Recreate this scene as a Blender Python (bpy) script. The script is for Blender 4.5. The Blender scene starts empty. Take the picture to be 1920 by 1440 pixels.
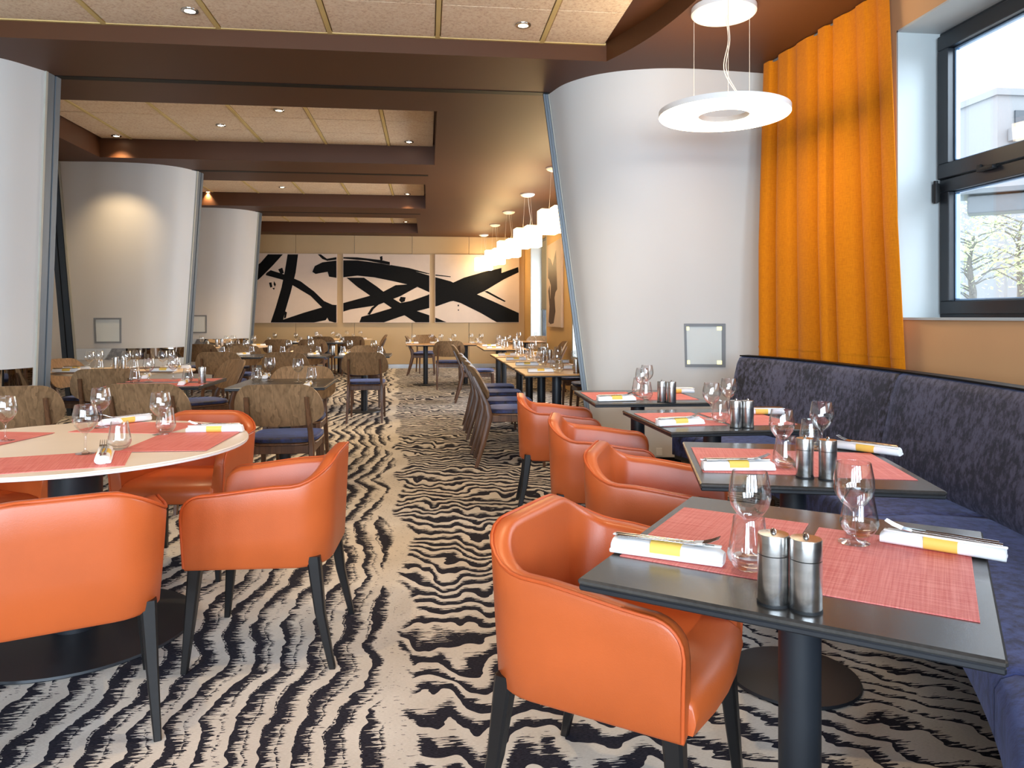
import bpy, bmesh, math, random
from mathutils import Vector, Matrix
random.seed(7)
SC = bpy.context.scene
COL = SC.collection
# ---------------------------------------------------------------- camera
FPX, HORIZON, EYE, YAW = 1391.0, 593.0, 1.26, math.radians(6.56)
cd = bpy.data.cameras.new('camera'); cam = bpy.data.objects.new('camera', cd); COL.objects.link(cam)
cam.location = (0, 0, EYE); cam.rotation_euler = (math.pi/2, 0, -YAW)
cd.sensor_width = 36.0; cd.lens = FPX/1920*36; cd.shift_y = -(720-HORIZON)/1920; cd.clip_start = .05; cd.clip_end = 400
SC.camera = cam
# ---------------------------------------------------------------- world, exposure
SC.view_settings.view_transform = 'Standard'; SC.view_settings.look = 'None'
SC.view_settings.gamma = 1; SC.view_settings.use_curve_mapping = False
SC.view_settings.exposure = 0.95
SC.cycles.use_denoising = True
SC.cycles.max_bounces = 8; SC.cycles.diffuse_bounces = 4; SC.cycles.glossy_bounces = 4
SC.cycles.transparent_max_bounces = 32; SC.cycles.caustics_reflective = False; SC.cycles.caustics_refractive = False
SC.cycles.sample_clamp_indirect = 4.0
W = bpy.data.worlds.new('world'); SC.world = W; W.use_nodes = True
bgn = W.node_tree.nodes['Background']; bgn.inputs['Color'].default_value = (.86, .93, 1, 1); bgn.inputs['Strength'].default_value = 2.0

def area_light(name, loc, direction, sx, sy, power, color):
    l = bpy.data.lights.new(name, 'AREA'); l.shape = 'RECTANGLE'; l.size = sx; l.size_y = sy; l.energy = power; l.color = color
    o = bpy.data.objects.new(name, l); COL.objects.link(o); o.location = loc
    o.rotation_euler = Vector(direction).to_track_quat('-Z', 'Z').to_euler()
    return o
DAY = (.70, .85, 1.0)
# daylight entering through the four tall windows behind the camera
FRONT_WIN = [(-3.6, 1.3), (-1.9, 1.3), (-.2, 1.3), (1.5, 1.3)]
for i, (wx, ww) in enumerate(FRONT_WIN):
    area_light('daylight_front', (wx, -3.62, 1.95), (0, 1, 0), ww-.1, 2.1, 120, DAY)
# daylight through the visible window, and through the windows of the back right wall
area_light('daylight_side', (3.9, 2.2, 3.9), (-1, .12, -1.0), 3.2, 1.4, 125, DAY)
area_light('daylight_back_near', (3.05, 10.9, 1.9), (-1, 0, 0), 2.2, 2.2, 90, (.9, .94, 1))
area_light('daylight_back_far', (3.05, 16.0, 1.6), (-1, 0, 0), 1.8, 1.4, 50, (.9, .94, 1))

# ---------------------------------------------------------------- helpers
cY, sY = math.cos(YAW), math.sin(YAW)
def at(px, py, z):
    """the point at height z that stands under one point of the photograph"""
    d = (EYE-z)*FPX/(py-HORIZON); xc = (px-960)/FPX*d
    return Vector((xc*cY+d*sY, d*cY-xc*sY, z))
def dep(px, d, z=0):
    xc = (px-960)/FPX*d
    return Vector((xc*cY+d*sY, d*cY-xc*sY, z))
def rot2(x, y, a): return x*math.cos(a)-y*math.sin(a), x*math.sin(a)+y*math.cos(a)
def sstep(a, b, x):
    t = min(1, max(0, (x-a)/(b-a))); return t*t*(3-2*t)
def lin(r, g, b):
    f = lambda c: (c/255/12.92) if c/255 <= .04045 else ((c/255+.055)/1.055)**2.4
    return (f(r), f(g), f(b), 1)
def catmull(pts, n):
    P = [Vector(p) for p in pts]; P = [2*P[0]-P[1]]+P+[2*P[-1]-P[-2]]; out = []
    for i in range(1, len(P)-2):
        for k in range(n):
            t = k/n; a, b, c, d = P[i-1:i+3]
            out.append(.5*((2*b)+(c-a)*t+(2*a-5*b+4*c-d)*t*t+(3*b-a-3*c+d)*t**3))
    out.append(P[-2]); return out

class MB:
    def __init__(s): s.v = []; s.f = []
    def add(s, v, f):
        n = len(s.v); s.v += [tuple(p) for p in v]; s.f += [tuple(i+n for i in q) for q in f]; return s
    def box(s, c, d, a=0, r=0, seg=2):
        x, y, z = d[0]/2, d[1]/2, d[2]/2
        V = [(-x,-y,-z),(x,-y,-z),(x,y,-z),(-x,y,-z),(-x,-y,z),(x,-y,z),(x,y,z),(-x,y,z)]
        Fc = [(0,3,2,1),(4,5,6,7),(0,1,5,4),(1,2,6,5),(2,3,7,6),(3,0,4,7)]
        if r:
            bm = bmesh.new(); bv = [bm.verts.new(p) for p in V]
            for q in Fc: bm.faces.new([bv[i] for i in q])
            bmesh.ops.bevel(bm, geom=bm.edges[:], offset=r, segments=seg, affect='EDGES', profile=.5)
            bm.verts.index_update(); V = [tuple(p.co) for p in bm.verts]; Fc = [[p.index for p in q.verts] for q in bm.faces]; bm.free()
        V = [(*rot2(p[0], p[1], a), p[2]) for p in V]
        return s.add([(p[0]+c[0], p[1]+c[1], p[2]+c[2]) for p in V], Fc)
    def lathe(s, prof, seg=24, c=(0,0,0), close=False):
        V = []; n = len(prof)
        for r, z in prof:
            for k in range(seg):
                t = 2*math.pi*k/seg; V.append((c[0]+r*math.cos(t), c[1]+r*math.sin(t), c[2]+z))
        Fc = []
        for i in range(n if close else n-1):
            j = (i+1) % n
            for k in range(seg): Fc.append((i*seg+k, i*seg+(k+1) % seg, j*seg+(k+1) % seg, j*seg+k))
        if not close:
            if prof[0][0] > 1e-6: Fc.append(tuple(reversed(range(seg))))
            if prof[-1][0] > 1e-6: Fc.append(tuple(range((n-1)*seg, n*seg)))
        return s.add(V, Fc)
    def grid(s, rows, cu=False, cv=False, caps=False):
        n, m = len(rows), len(rows[0]); V = [p for r in rows for p in r]; Fc = []
        for i in range(n if cu else n-1):
            for j in range(m if cv else m-1):
                a, b = (i+1) % n, (j+1) % m
                Fc.append((i*m+j, i*m+b, a*m+b, a*m+j))
        if caps: Fc += [tuple(reversed(range(m))), tuple(range((n-1)*m, n*m))]
        return s.add(V, Fc)
    def tube(s, pts, r, seg=8):
        P = [Vector(p) for p in pts]; R = r if isinstance(r, (list, tuple)) else [r]*len(P); rows = []
        t0 = (P[1]-P[0]).normalized(); u = t0.orthogonal().normalized()
        for i, p in enumerate(P):
            t = (P[min(i+1, len(P)-1)]-P[max(i-1, 0)]).normalized()
            u = (u-t*u.dot(t)).normalized(); w = t.cross(u)
            rows.append([p+R[i]*(math.cos(2*math.pi*k/seg)*u+math.sin(2*math.pi*k/seg)*w) for k in range(seg)])
        return s.grid(rows, cv=True, caps=True)
    def bar(s, pts, dims):
        """square-section member through points, (wx, wy) at each"""
        rows = []
        for p, (a, b) in zip(pts, dims):
            x, y, z = p; c = .3
            rows.append([(x-a/2+a*c*.5, y-b/2, z), (x+a/2-a*c*.5, y-b/2, z), (x+a/2, y-b/2+b*c*.5, z), (x+a/2, y+b/2-b*c*.5, z),
                         (x+a/2-a*c*.5, y+b/2, z), (x-a/2+a*c*.5, y+b/2, z), (x-a/2, y+b/2-b*c*.5, z), (x-a/2, y-b/2+b*c*.5, z)])
        return s.grid(rows, cv=True, caps=True)
    def prism(s, poly, z0, z1):
        n = len(poly)
        V = [(x, y, z0) for x, y in poly]+[(x, y, z1) for x, y in poly]
        return s.add(V, [tuple(reversed(range(n))), tuple(range(n, 2*n))]+[(i, (i+1) % n, n+(i+1) % n, n+i) for i in range(n)])
    def xform(s, M): s.v = [tuple(M @ Vector(p)) for p in s.v]; return s
    def mesh(s, name, mat=None, smooth=35):
        me = bpy.data.meshes.new(name); me.from_pydata(s.v, [], s.f)
        bm = bmesh.new(); bm.from_mesh(me); bmesh.ops.recalc_face_normals(bm, faces=bm.faces[:]); bm.to_mesh(me); bm.free()
        if smooth:
            me.polygons.foreach_set('use_smooth', [True]*len(me.polygons)); me.set_sharp_from_angle(angle=math.radians(smooth))
        if mat: me.materials.append(mat)
        me.update(); return me

def link(name, me, parent=None, loc=None, rz=0):
    o = bpy.data.objects.new(name, me); COL.objects.link(o)
    if parent: o.parent = parent
    if loc is not None: o.location = loc
    if rz: o.rotation_euler = (0, 0, rz)
    return o
def part(name, mb, mat, parent, smooth=35, loc=None): return link(name, mb.mesh(name, mat, smooth), parent, loc)
def tag(o, label, cat=None, group=None, kind=None):
    o['label'] = label
    if cat: o['category'] = cat
    if group: o['group'] = group
    if kind: o['kind'] = kind
    return o
def thing(name, label, cat, loc=(0,0,0), rz=0, group=None):
    o = link(name, None, None, loc, rz); o.empty_display_size = .1
    return tag(o, label, cat, group)
def struct(name, mb, mat, label, smooth=0):
    return tag(part(name, mb, mat, None, smooth), label, kind='structure')
def dup(root, loc, rz, label):
    """a copy of a thing with copies of its parts and sub-parts"""
    r = root.copy(); COL.objects.link(r); r.location = loc; r.rotation_euler = (0, 0, rz); r['label'] = label
    for ch in list(root.children):
        c = ch.copy(); COL.objects.link(c); c.parent = r
        for g in list(ch.children):
            d = g.copy(); COL.objects.link(d); d.parent = c
    return r
class Proto:
    """first placement uses the thing itself, later ones are copies"""
    def __init__(s, build): s.build = build; s.root = None
    def __call__(s, loc, rz, label):
        if s.root is None:
            s.root = s.build(); s.root.location = loc; s.root.rotation_euler = (0, 0, rz); s.root['label'] = label; return s.root
        return dup(s.root, loc, rz, label)

# ---------------------------------------------------------------- materials
class Nd:
    """tiny expression layer over shader nodes"""
    def __init__(s, t, sock): s.t = t; s.s = sock
    def _m(s, op, *o):
        n = s.t.nodes.new('ShaderNodeMath'); n.operation = op; s.t.links.new(s.s, n.inputs[0])
        for i, x in enumerate(o):
            if isinstance(x, Nd): s.t.links.new(x.s, n.inputs[i+1])
            else: n.inputs[i+1].default_value = x
        return Nd(s.t, n.outputs[0])
    def __add__(s, o): return s._m('ADD', o)
    __radd__ = __add__
    def __sub__(s, o): return s._m('SUBTRACT', o)
    def __mul__(s, o): return s._m('MULTIPLY', o)
    __rmul__ = __mul__
    def frac(s): return s._m('FRACT')
    def gt(s, o): return s._m('GREATER_THAN', o)
    def lt(s, o): return s._m('LESS_THAN', o)
    def sin(s): return s._m('SINE')
    def mix(s, a, b): return a+(b-a)*s if isinstance(b, Nd) else a+(a*-1+b)*s
    def step(s, lo, hi):
        n = s.t.nodes.new('ShaderNodeMapRange'); n.interpolation_type = 'SMOOTHSTEP'; s.t.links.new(s.s, n.inputs[0])
        n.inputs[1].default_value = lo; n.inputs[2].default_value = hi; return Nd(s.t, n.outputs[0])
def newmat(name):
    m = bpy.data.materials.new(name); m.use_nodes = True; t = m.node_tree; return m, t, t.nodes['Principled BSDF']
def coords(t, kind='Object'):
    n = t.nodes.new('ShaderNodeTexCoord'); return n.outputs[kind]
def xyz(t, sock):
    n = t.nodes.new('ShaderNodeSeparateXYZ'); t.links.new(sock, n.inputs[0]); return [Nd(t, o) for o in n.outputs]
def vec(t, x, y, z=None):
    n = t.nodes.new('ShaderNodeCombineXYZ')
    for i, a in enumerate((x, y, z)):
        if isinstance(a, Nd): t.links.new(a.s, n.inputs[i])
        elif a is not None: n.inputs[i].default_value = a
    return n.outputs[0]
def noise(t, v, scale, detail=2, rough=.5):
    n = t.nodes.new('ShaderNodeTexNoise'); n.inputs['Scale'].default_value = scale; n.inputs['Detail'].default_value = detail
    n.inputs['Roughness'].default_value = rough; t.links.new(v, n.inputs['Vector']); return Nd(t, n.outputs[0])
def ramp(t, fac, stops):
    n = t.nodes.new('ShaderNodeValToRGB'); t.links.new(fac.s, n.inputs[0]); e = n.color_ramp.elements
    while len(e) < len(stops): e.new(.5)
    for x, (p, c) in zip(e, stops): x.position = p; x.color = c
    return n.outputs[0]
def bump(t, b, h, strength, dist=.01):
    n = t.nodes.new('ShaderNodeBump'); n.inputs['Strength'].default_value = strength; n.inputs['Distance'].default_value = dist
    t.links.new(h.s, n.inputs['Height']); t.links.new(n.outputs[0], b.inputs['Normal'])
def simple(name, c, rough=.5, metal=0, var=.06, scale=6, bmp=0, bscale=60, spec=.5, sheen=0, coat=0, stretch=(1,1,1)):
    m, t, b = newmat(name); co = coords(t)
    mp = t.nodes.new('ShaderNodeMapping'); mp.inputs['Scale'].default_value = stretch; t.links.new(co, mp.inputs[0]); v = mp.outputs[0]
    f = noise(t, v, scale, 3)
    lo = tuple(x*(1-var) for x in c[:3])+(1,); hi = tuple(min(1, x*(1+var)) for x in c[:3])+(1,)
    t.links.new(ramp(t, f, [(.3, lo), (.7, hi)]), b.inputs['Base Color'])
    b.inputs['Roughness'].default_value = rough; b.inputs['Metallic'].default_value = metal; b.inputs['Specular IOR Level'].default_value = spec
    if sheen: b.inputs['Sheen Weight'].default_value = sheen
    if coat: b.inputs['Coat Weight'].default_value = coat; b.inputs['Coat Roughness'].default_value = .25
    if bmp: bump(t, b, noise(t, v, bscale, 2), bmp)
    return m
def emit(name, c, s, base=None):
    m, t, b = newmat(name); b.inputs['Base Color'].default_value = base or c
    b.inputs['Emission Color'].default_value = c; b.inputs['Emission Strength'].default_value = s; return m
def glassmat(name, tint, edge=.5, rough=0.0, base=.085, dark=(.70, .72, .73, 1)):
    m, t, b = newmat(name); t.nodes.remove(b)
    tr = t.nodes.new('ShaderNodeBsdfTransparent'); lw0 = t.nodes.new('ShaderNodeLayerWeight'); lw0.inputs[0].default_value = edge; f0 = Nd(t, lw0.outputs['Facing']); t.links.new(ramp(t, f0, [(.45, tint), (.98, dark)]), tr.inputs[0])
    gl = t.nodes.new('ShaderNodeBsdfGlossy'); gl.inputs['Roughness'].default_value = rough; gl.inputs[0].default_value = (1, 1, 1, 1)
    lw = t.nodes.new('ShaderNodeLayerWeight'); lw.inputs[0].default_value = edge
    f = Nd(t, lw.outputs['Facing']); f = f*f*f*.9+base
    mx = t.nodes.new('ShaderNodeMixShader'); t.links.new(f.s, mx.inputs[0]); t.links.new(tr.outputs[0], mx.inputs[1]); t.links.new(gl.outputs[0], mx.inputs[2])
    t.links.new(mx.outputs[0], t.nodes['Material Output'].inputs[0]); return m

def carpet():
    m, t, b = newmat('patterned_carpet'); co = coords(t); x, y, _ = xyz(t, co)
    flow = noise(t, vec(t, x*.55, y*.8), 1.0, 2)          # slow wander of the bands
    jag = noise(t, vec(t, x*2.2, y*6.5), 1.0, 3, .6)      # wobble of their edges
    dash = noise(t, vec(t, x*15, y*125), 1.0, 2, .6)      # woven dashes, long across the room
    fleck = noise(t, vec(t, x*34, y*120), 1.0, 2, .6)
    patch = noise(t, vec(t, x*2.6, y*2.2), 1.0, 2)
    dd = (dash-.5)*3.0
    # bold bands, sharp on one side and frayed on the other, with thinner lines between
    u = (x+flow*.62+jag*.10)*9.0
    s = u.frac(); big = s.lt(patch*1.05-.13+dd*.50)
    s2 = (u*2.0+patch*1.4+.35).frac(); thin = s2.lt(patch*-.5+.42+dd*.5)*(patch*1.0+fleck).gt(.92)
    bold = big+thin-big*thin
    # fine contour lines
    hill = noise(t, vec(t, x*1.1, y*.7), 1.0, 2)
    zig = noise(t, vec(t, x*4.2, y*2.2), 1.0, 2)
    zig2 = noise(t, vec(t, x*8.5, y*1.6), 1.0, 1)
    h = y*8.0+x*2+hill*8+zig*3.2+zig2*2.0+jag*.8
    fine = h.frac().lt(patch*.25+.40+dd*.40)
    # sparse rows of dashes
    h2 = (x*.75+y*.75+flow*1.0)*10+zig*2.6+jag*2.0
    sparse = h2.frac().lt(patch*.55-.02+dd*.5)
    edge = noise(t, vec(t, x*.3, y*1.3), 1.0, 3)
    m0 = x+y*.045+(edge-.5)*.46+(jag-.5)*.10
    mk = (m0+dd*.03).gt(.06)
    mk2 = (x-y*.10+(edge-.5)*.5+(zig-.5)*.3).gt(.60)*y.lt(6)
    strip = (m0+dd*.03).gt(-.035)
    d = bold+(fleck.gt(.66)*.9-bold)*strip
    d = d+(fine-d)*mk
    d = d+(sparse-d)*mk2
    pile = noise(t, vec(t, x*90, y*420), 1.0, 2)
    tone = noise(t, vec(t, x*3, y*3), 1.0, 2)
    light = ramp(t, tone*.5+pile*.5, [(.3, lin(190, 180, 168)), (.7, lin(222, 213, 202))])
    dark = ramp(t, pile, [(.3, lin(24, 23, 30)), (.7, lin(52, 50, 60))])
    mx = t.nodes.new('ShaderNodeMix'); mx.data_type = 'RGBA'; t.links.new(d.s, mx.inputs[0]); t.links.new(light, mx.inputs[6]); t.links.new(dark, mx.inputs[7])
    t.links.new(mx.outputs[2], b.inputs['Base Color']); b.inputs['Roughness'].default_value = .95; b.inputs['Specular IOR Level'].default_value = .15
    bump(t, b, pile, .25, .004); return m
def velvet(name, dark, light, scale=30, thr=(.42, .58)):
    m, t, b = newmat(name); co = coords(t); x, y, z = xyz(t, co)
    f = noise(t, vec(t, x*scale*.8, y*scale*.8, z*scale*.5), 1.0, 6, .72)
    g = noise(t, co, 3.0, 2)
    t.links.new(ramp(t, f*.75+g*.25, [(thr[0], dark), (thr[1], light)]), b.inputs['Base Color'])
    b.inputs['Roughness'].default_value = .62; b.inputs['Sheen Weight'].default_value = .35; b.inputs['Sheen Roughness'].default_value = .4
    b.inputs['Sheen Tint'].default_value = (.45, .55, 1, 1); bump(t, b, f, .35, .004); return m
def wood(name, c1, c2, axis='z', rough=.42, scale=9):
    m, t, b = newmat(name); co = coords(t); x, y, z = xyz(t, co)
    k = 1.3
    v = {'z': vec(t, x*scale*1.4, y*scale, z*k*.8), 'x': vec(t, x*k, y*scale, z*scale), 'y': vec(t, x*scale, y*k, z*scale)}[axis]
    f = noise(t, v, 1.0, 2, .5); fi0 = noise(t, v, 4.0, 3); w = (f*5+fi0*.5).frac(); fi = noise(t, v, 6.0, 4, .65)
    t.links.new(ramp(t, w*.3+fi*.7, [(.25, c1), (.7, c2)]), b.inputs['Base Color'])
    b.inputs['Roughness'].default_value = rough; bump(t, b, fi, .08, .002); return m
def stone():
    m, t, b = newmat('dark_stone_laminate'); co = coords(t)
    f = noise(t, co, 5, 5, .6); g = noise(t, co, 120, 2)
    t.links.new(ramp(t, f*.75+g*.25, [(.3, lin(40, 38, 36)), (.7, lin(70, 66, 62))]), b.inputs['Base Color'])
    b.inputs['Roughness'].default_value = .27; b.inputs['Specular IOR Level'].default_value = .8; bump(t, b, g, .06, .002); return m
def woven(name, c1, c2):
    m, t, b = newmat(name); co = coords(t); x, y, z = xyz(t, co)
    a = noise(t, vec(t, x*5, y*260), 1.0, 2); c = noise(t, vec(t, x*260, y*5), 1.0, 2)
    f = a*.55+c*.45
    t.links.new(ramp(t, f, [(.36, c1), (.62, c2)]), b.inputs['Base Color']); b.inputs['Roughness'].default_value = .55
    wv = (x*900).sin()*(y*900).sin(); bump(t, b, wv, .25, .002); return m
def tile_mat():
    m, t, b = newmat('fibre_ceiling_tile'); co = coords(t); x, y, z = xyz(t, co)
    f = noise(t, vec(t, x*60, y*190), 1.0, 3, .7); g = noise(t, co, 40, 3)
    t.links.new(ramp(t, f*.6+g*.4, [(.36, lin(206, 172, 138)), (.5, lin(242, 218, 186)), (.65, lin(248, 232, 206))]), b.inputs['Base Color'])
    b.inputs['Roughness'].default_value = .9; bump(t, b, f, .3, .004); return m
def brushed():
    m, t, b = newmat('brushed_steel'); co = coords(t); x, y, z = xyz(t, co)
    f = noise(t, vec(t, x*8, y*8, z*60), 1.0, 2)
    t.links.new(ramp(t, f, [(.3, lin(180, 178, 175)), (.7, lin(215, 213, 210))]), b.inputs['Base Color'])
    b.inputs['Metallic'].default_value = 1; b.inputs['Roughness'].default_value = .27; return m
M = {}
M['carpet'] = carpet()
M['leather'] = simple('orange_leather', lin(192, 90, 40), .40, var=.07, scale=5, bmp=.06, bscale=320, coat=.12)
M['leather_seam'] = simple('orange_piping', lin(196, 84, 34), .45)
M['black_wood'] = simple('black_lacquered_wood', lin(26, 24, 24), .35, var=.15, bmp=.03)
M['black_metal'] = simple('black_powder_coat', lin(34, 37, 42), .42, var=.1)
M['walnut'] = wood('walnut_back', lin(108, 82, 56), lin(154, 120, 86), 'z', .38)
M['walnut_frame'] = wood('walnut_frame', lin(78, 52, 36), lin(116, 80, 54), 'z', .36)
M['seat_blue'] = velvet('blue_velvet_seat', lin(13, 13, 26), lin(32, 42, 96), 22)
M['banq_back'] = velvet('slate_velvet', lin(24, 23, 25), lin(86, 86, 106), 46, (.44, .57))
M['banq_seat'] = velvet('blue_velvet', lin(28, 31, 54), lin(70, 84, 142), 30)  # same fabric as the back; window light is put into its bluer colour
M['stone'] = stone()
M['edge'] = simple('dark_table_edge', lin(28, 29, 33), .45)
M['red_mat'] = woven('red_woven_vinyl', lin(202, 88, 82), lin(230, 140, 130))
M['brown_mat'] = woven('brown_woven_vinyl', lin(70, 48, 34), lin(96, 68, 48))
M['white_top'] = simple('cream_table_top', lin(236, 220, 204), .35, var=.02)
M['white_edge'] = simple('white_table_edge', lin(244, 242, 238), .4, var=.01)
M['pale_wood'] = wood('pale_table_top', lin(222, 190, 152), lin(240, 212, 178), 'x', .4, 6)
M['amber_top'] = wood('amber_table_top', lin(196, 142, 84), lin(214, 164, 104), 'x', .3, 6)
M['napkin'] = simple('white_linen', lin(242, 240, 240), .85, var=.02, bmp=.15, bscale=300)
M['band'] = simple('yellow_paper_band', lin(238, 196, 92), .6, var=.03)
M['band_text'] = simple('band_print', lin(214, 160, 52), .6, var=.02)
M['steel'] = brushed()
M['cutlery'] = simple('polished_steel', lin(214, 212, 210), .14, 1, var=.02)
M['glass'] = glassmat('clear_glass', (.975, .98, .98, 1))
M['pane'] = glassmat('window_pane', (.98, .99, 1, 1), base=.008, dark=(.95, .97, .98, 1))
M['skin_white'] = simple('grey_white_panel', lin(214, 210, 204), .5, var=.012, scale=2)
M['alu'] = simple('anodised_aluminium', lin(112, 120, 127), .5, .35, var=.04, stretch=(20, 20, .5))
M['alu_pale'] = simple('pale_edge_trim', lin(186, 184, 172), .5, .1)
M['alu_shaded'] = simple('shaded_profile', lin(70, 78, 88), .4, .7, var=.05)  # edge metal of the dividers' left ends, its shade put into the darker colour
M['mirror'] = simple('mirror_strip', lin(215, 210, 205), .03, 1, var=.01)
M['niche'] = simple('frosted_pane', lin(222, 226, 222), .25, var=.01)
M['led'] = emit('led_glow', (1, .90, .36, 1), .75)
M['niche_trim'] = simple('satin_niche_frame', lin(138, 140, 142), .5, .3)
M['soffit'] = simple('brown_ceiling_paint', lin(84, 49, 24), .52, var=.03, scale=1.5, spec=.35)
M['slot'] = simple('black_track', lin(10, 9, 9), .5, spec=.15)
M['tile'] = tile_mat()
M['gridbar'] = simple('ochre_grid_bar', lin(222, 196, 130), .6, var=.03)
M['wall_tan'] = simple('tan_wall_panel', lin(200, 170, 126), .5, var=.03, scale=1.2)
M['wall_side'] = simple('tan_wall', lin(230, 190, 126), .6, var=.03, scale=1.5)
M['wall_ochre'] = simple('ochre_wall', lin(216, 166, 118), .6, var=.03, scale=1.5)
M['wall_beige'] = simple('beige_wall', lin(206, 196, 180), .6, var=.02, scale=1.5)
M['reveal'] = simple('white_plaster', lin(186, 192, 192), .6, var=.015)
M['baseboard'] = simple('silver_baseboard', lin(190, 192, 194), .3, .8)
M['canvas'] = simple('primed_canvas', lin(226, 206, 190), .8, var=.02, bmp=.1, bscale=400)
M['ink'] = simple('black_paint', lin(11, 10, 10), .6, spec=.15, var=.2, scale=20, bmp=.2, bscale=40)
M['brown_ink'] = simple('brown_paint', lin(62, 36, 18), .5, var=.2, scale=20)
M['frame_dark'] = simple('anthracite_window_frame', lin(30, 34, 39), .38, var=.06)
M['rubber'] = simple('black_gasket', lin(16, 17, 19), .6)
M['bead'] = simple('aluminium_bead', lin(150, 180, 210), .3, .6)
M['blind'] = simple('grey_blind', lin(150, 152, 148), .8, var=.03)
M['white_metal'] = simple('white_enamel', lin(236, 234, 230), .35, var=.01)
M['wire'] = simple('clear_cable', lin(214, 206, 196), .3)
M['ring_glow'] = emit('ring_diffuser', (1, .80, .54, 1), 5.5)
M['shade_glow'] = emit('lamp_shade', (1, .72, .36, 1), 7.5)
M['bulb'] = emit('downlight_lamp', (1, .82, .55, 1), 12)
M['chrome'] = simple('chrome', lin(190, 186, 180), .15, 1)
M['build_white'] = simple('rendered_facade', lin(150, 154, 158), .8, var=.02)
M['build_win'] = simple('facade_glazing', lin(84, 92, 100), .2)
M['grey_steel'] = simple('grey_steel', lin(110, 120, 128), .5, var=.05)
M['bark'] = simple('grey_bark', lin(126, 124, 120), .9, var=.2, scale=20)
M['leaf'] = simple('spring_leaf', lin(200, 220, 160), .7, var=.2, scale=2)
M['asphalt'] = simple('pale_pavement', lin(190, 190, 188), .9)
def curtain_mat():
    m, t, b = newmat('ochre_curtain'); co = coords(t); x, y, z = xyz(t, co)
    f = noise(t, vec(t, x*220, y*220, z*30), 1.0, 2); g = noise(t, vec(t, x*30, y*30, z*300), 1.0, 2)
    t.links.new(ramp(t, f*.5+g*.5, [(.3, lin(192, 106, 2)), (.7, lin(216, 130, 6))]), b.inputs['Base Color'])
    b.inputs['Roughness'].default_value = .85; b.inputs['Specular IOR Level'].default_value = .2; b.inputs['Sheen Weight'].default_value = .08; bump(t, b, f*.5+g*.5, .3, .002)
    return m
M['curtain'] = curtain_mat()

# ================================================================ ROOM SHELL
CEIL, TILE0, TILE1 = 3.2, 3.32, 3.43
f = MB(); f.add([(-7, -3.6, 0), (3.4, -3.6, 0), (3.4, 18.3, 0), (-7, 18.3, 0)], [(0, 1, 2, 3)]); f.add([(-7, -3.6, -.1), (3.4, -3.6, -.1), (3.4, 18.3, -.1), (-7, 18.3, -.1)], [(0, 3, 2, 1)])
struct('floor', f, M['carpet'], 'cream carpet with ragged black wavy bands running down the room')
# ceiling: brown soffit and beams, with recessed fields
REC = [(-3.96, .10, 7.06, 9.56), (-3.96, -.02, 11.0, 13.48), (-3.96, -.2, 14.82, 17.5)]
c = MB()
def zq(x0, x1, y0, y1, z, mb=c): mb.add([(x0, y0, z), (x1, y0, z), (x1, y1, z), (x0, y1, z)], [(0, 1, 2, 3)])
bands = [(5.53, REC[0][2]), (REC[0][3], REC[1][2]), (REC[1][3], REC[2][2]), (REC[2][3], 18.3)]
for y0, y1 in bands: zq(-7, 3.4, y0, y1, CEIL)
for x0, x1, y0, y1 in REC:
    zq(-7, x0, y0, y1, CEIL); zq(x1, 3.4, y0, y1, CEIL)
    V = [(x0, y0), (x1, y0), (x1, y1), (x0, y1)]
    for i in range(4):
        a, b = V[i], V[(i+1) % 4]
        c.add([(*a, CEIL), (*b, CEIL), (*b, TILE1+.03), (*a, TILE1+.03)], [(0, 1, 2, 3)])
    zq(x0-.05, x1+.05, y0-.05, y1+.05, TILE1+.03)
curve = catmull([(1.36, 5.53, 0), (1.49, 5.2, 0), (1.59, 4.8, 0), (1.65, 4.3, 0), (1.68, 3.4, 0), (1.68, -3.6, 0)], 6)
for a, b in zip(curve, curve[1:]):
    c.add([(a.x, a.y, CEIL), (3.4, a.y, CEIL), (3.4, b.y, CEIL), (b.x, b.y, CEIL)], [(0, 1, 2, 3)])
    c.add([(a.x, a.y, CEIL), (b.x, b.y, CEIL), (b.x, b.y, TILE0+.03), (a.x, a.y, TILE0+.03)], [(0, 1, 2, 3)])
c.add([(-7, 5.53, CEIL), (1.36, 5.53, CEIL), (1.36, 5.53, TILE0+.03), (-7, 5.53, TILE0+.03)], [(0, 1, 2, 3)])
zq(-7, 1.75, -3.6, 5.6, TILE0+.03)
zq(-7.2, 3.6, -3.8, 18.5, 3.6)
ceil = struct('ceiling', c, M['soffit'], 'dark brown painted ceiling with beams and recessed tile fields')
TW, TD = .78, .60
tm = {}
def tile(x0, x1, y0, y1, z):
    k = (round(x1-x0, 3), round(y1-y0, 3))
    if k not in tm:
        tm[k] = MB().box((0, 0, 0), (k[0]-.012, k[1]-.008, .022), r=.003, seg=1).mesh('ceiling_tile', M['tile'], 0)
    o = link('ceiling_tile', tm[k], ceil, ((x0+x1)/2, (y0+y1)/2, z+.012+random.uniform(0, .004))); return o
bm_ = {}
def gbar(x, y0, y1, z):
    part('grid_bar', MB().box((x, (y0+y1)/2, z+.004), (.032, y1-y0, .014)), M['gridbar'], ceil, 0)
def tilefield(xs, ys, z):
    for i in range(len(xs)-1):
        for j in range(len(ys)-1): tile(xs[i]+.016, xs[i+1]-.016, ys[j], ys[j+1], z)
    for x in xs[1:-1]: gbar(x, ys[0], ys[-1], z)
for k, (x0, x1, y0, y1) in enumerate(REC):
    xs = [x0]+[x1-.58-TW*i for i in range(5) if x1-.58-TW*i > x0+.1][::-1]+[x1]
    ys = [y1-TD*i for i in range(5) if y1-TD*i > y0+.05][::-1]; ys = [y0]+ys
    tilefield(xs, ys, TILE1)
xs0 = [.86-TW*i for i in range(7)][::-1]
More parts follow.
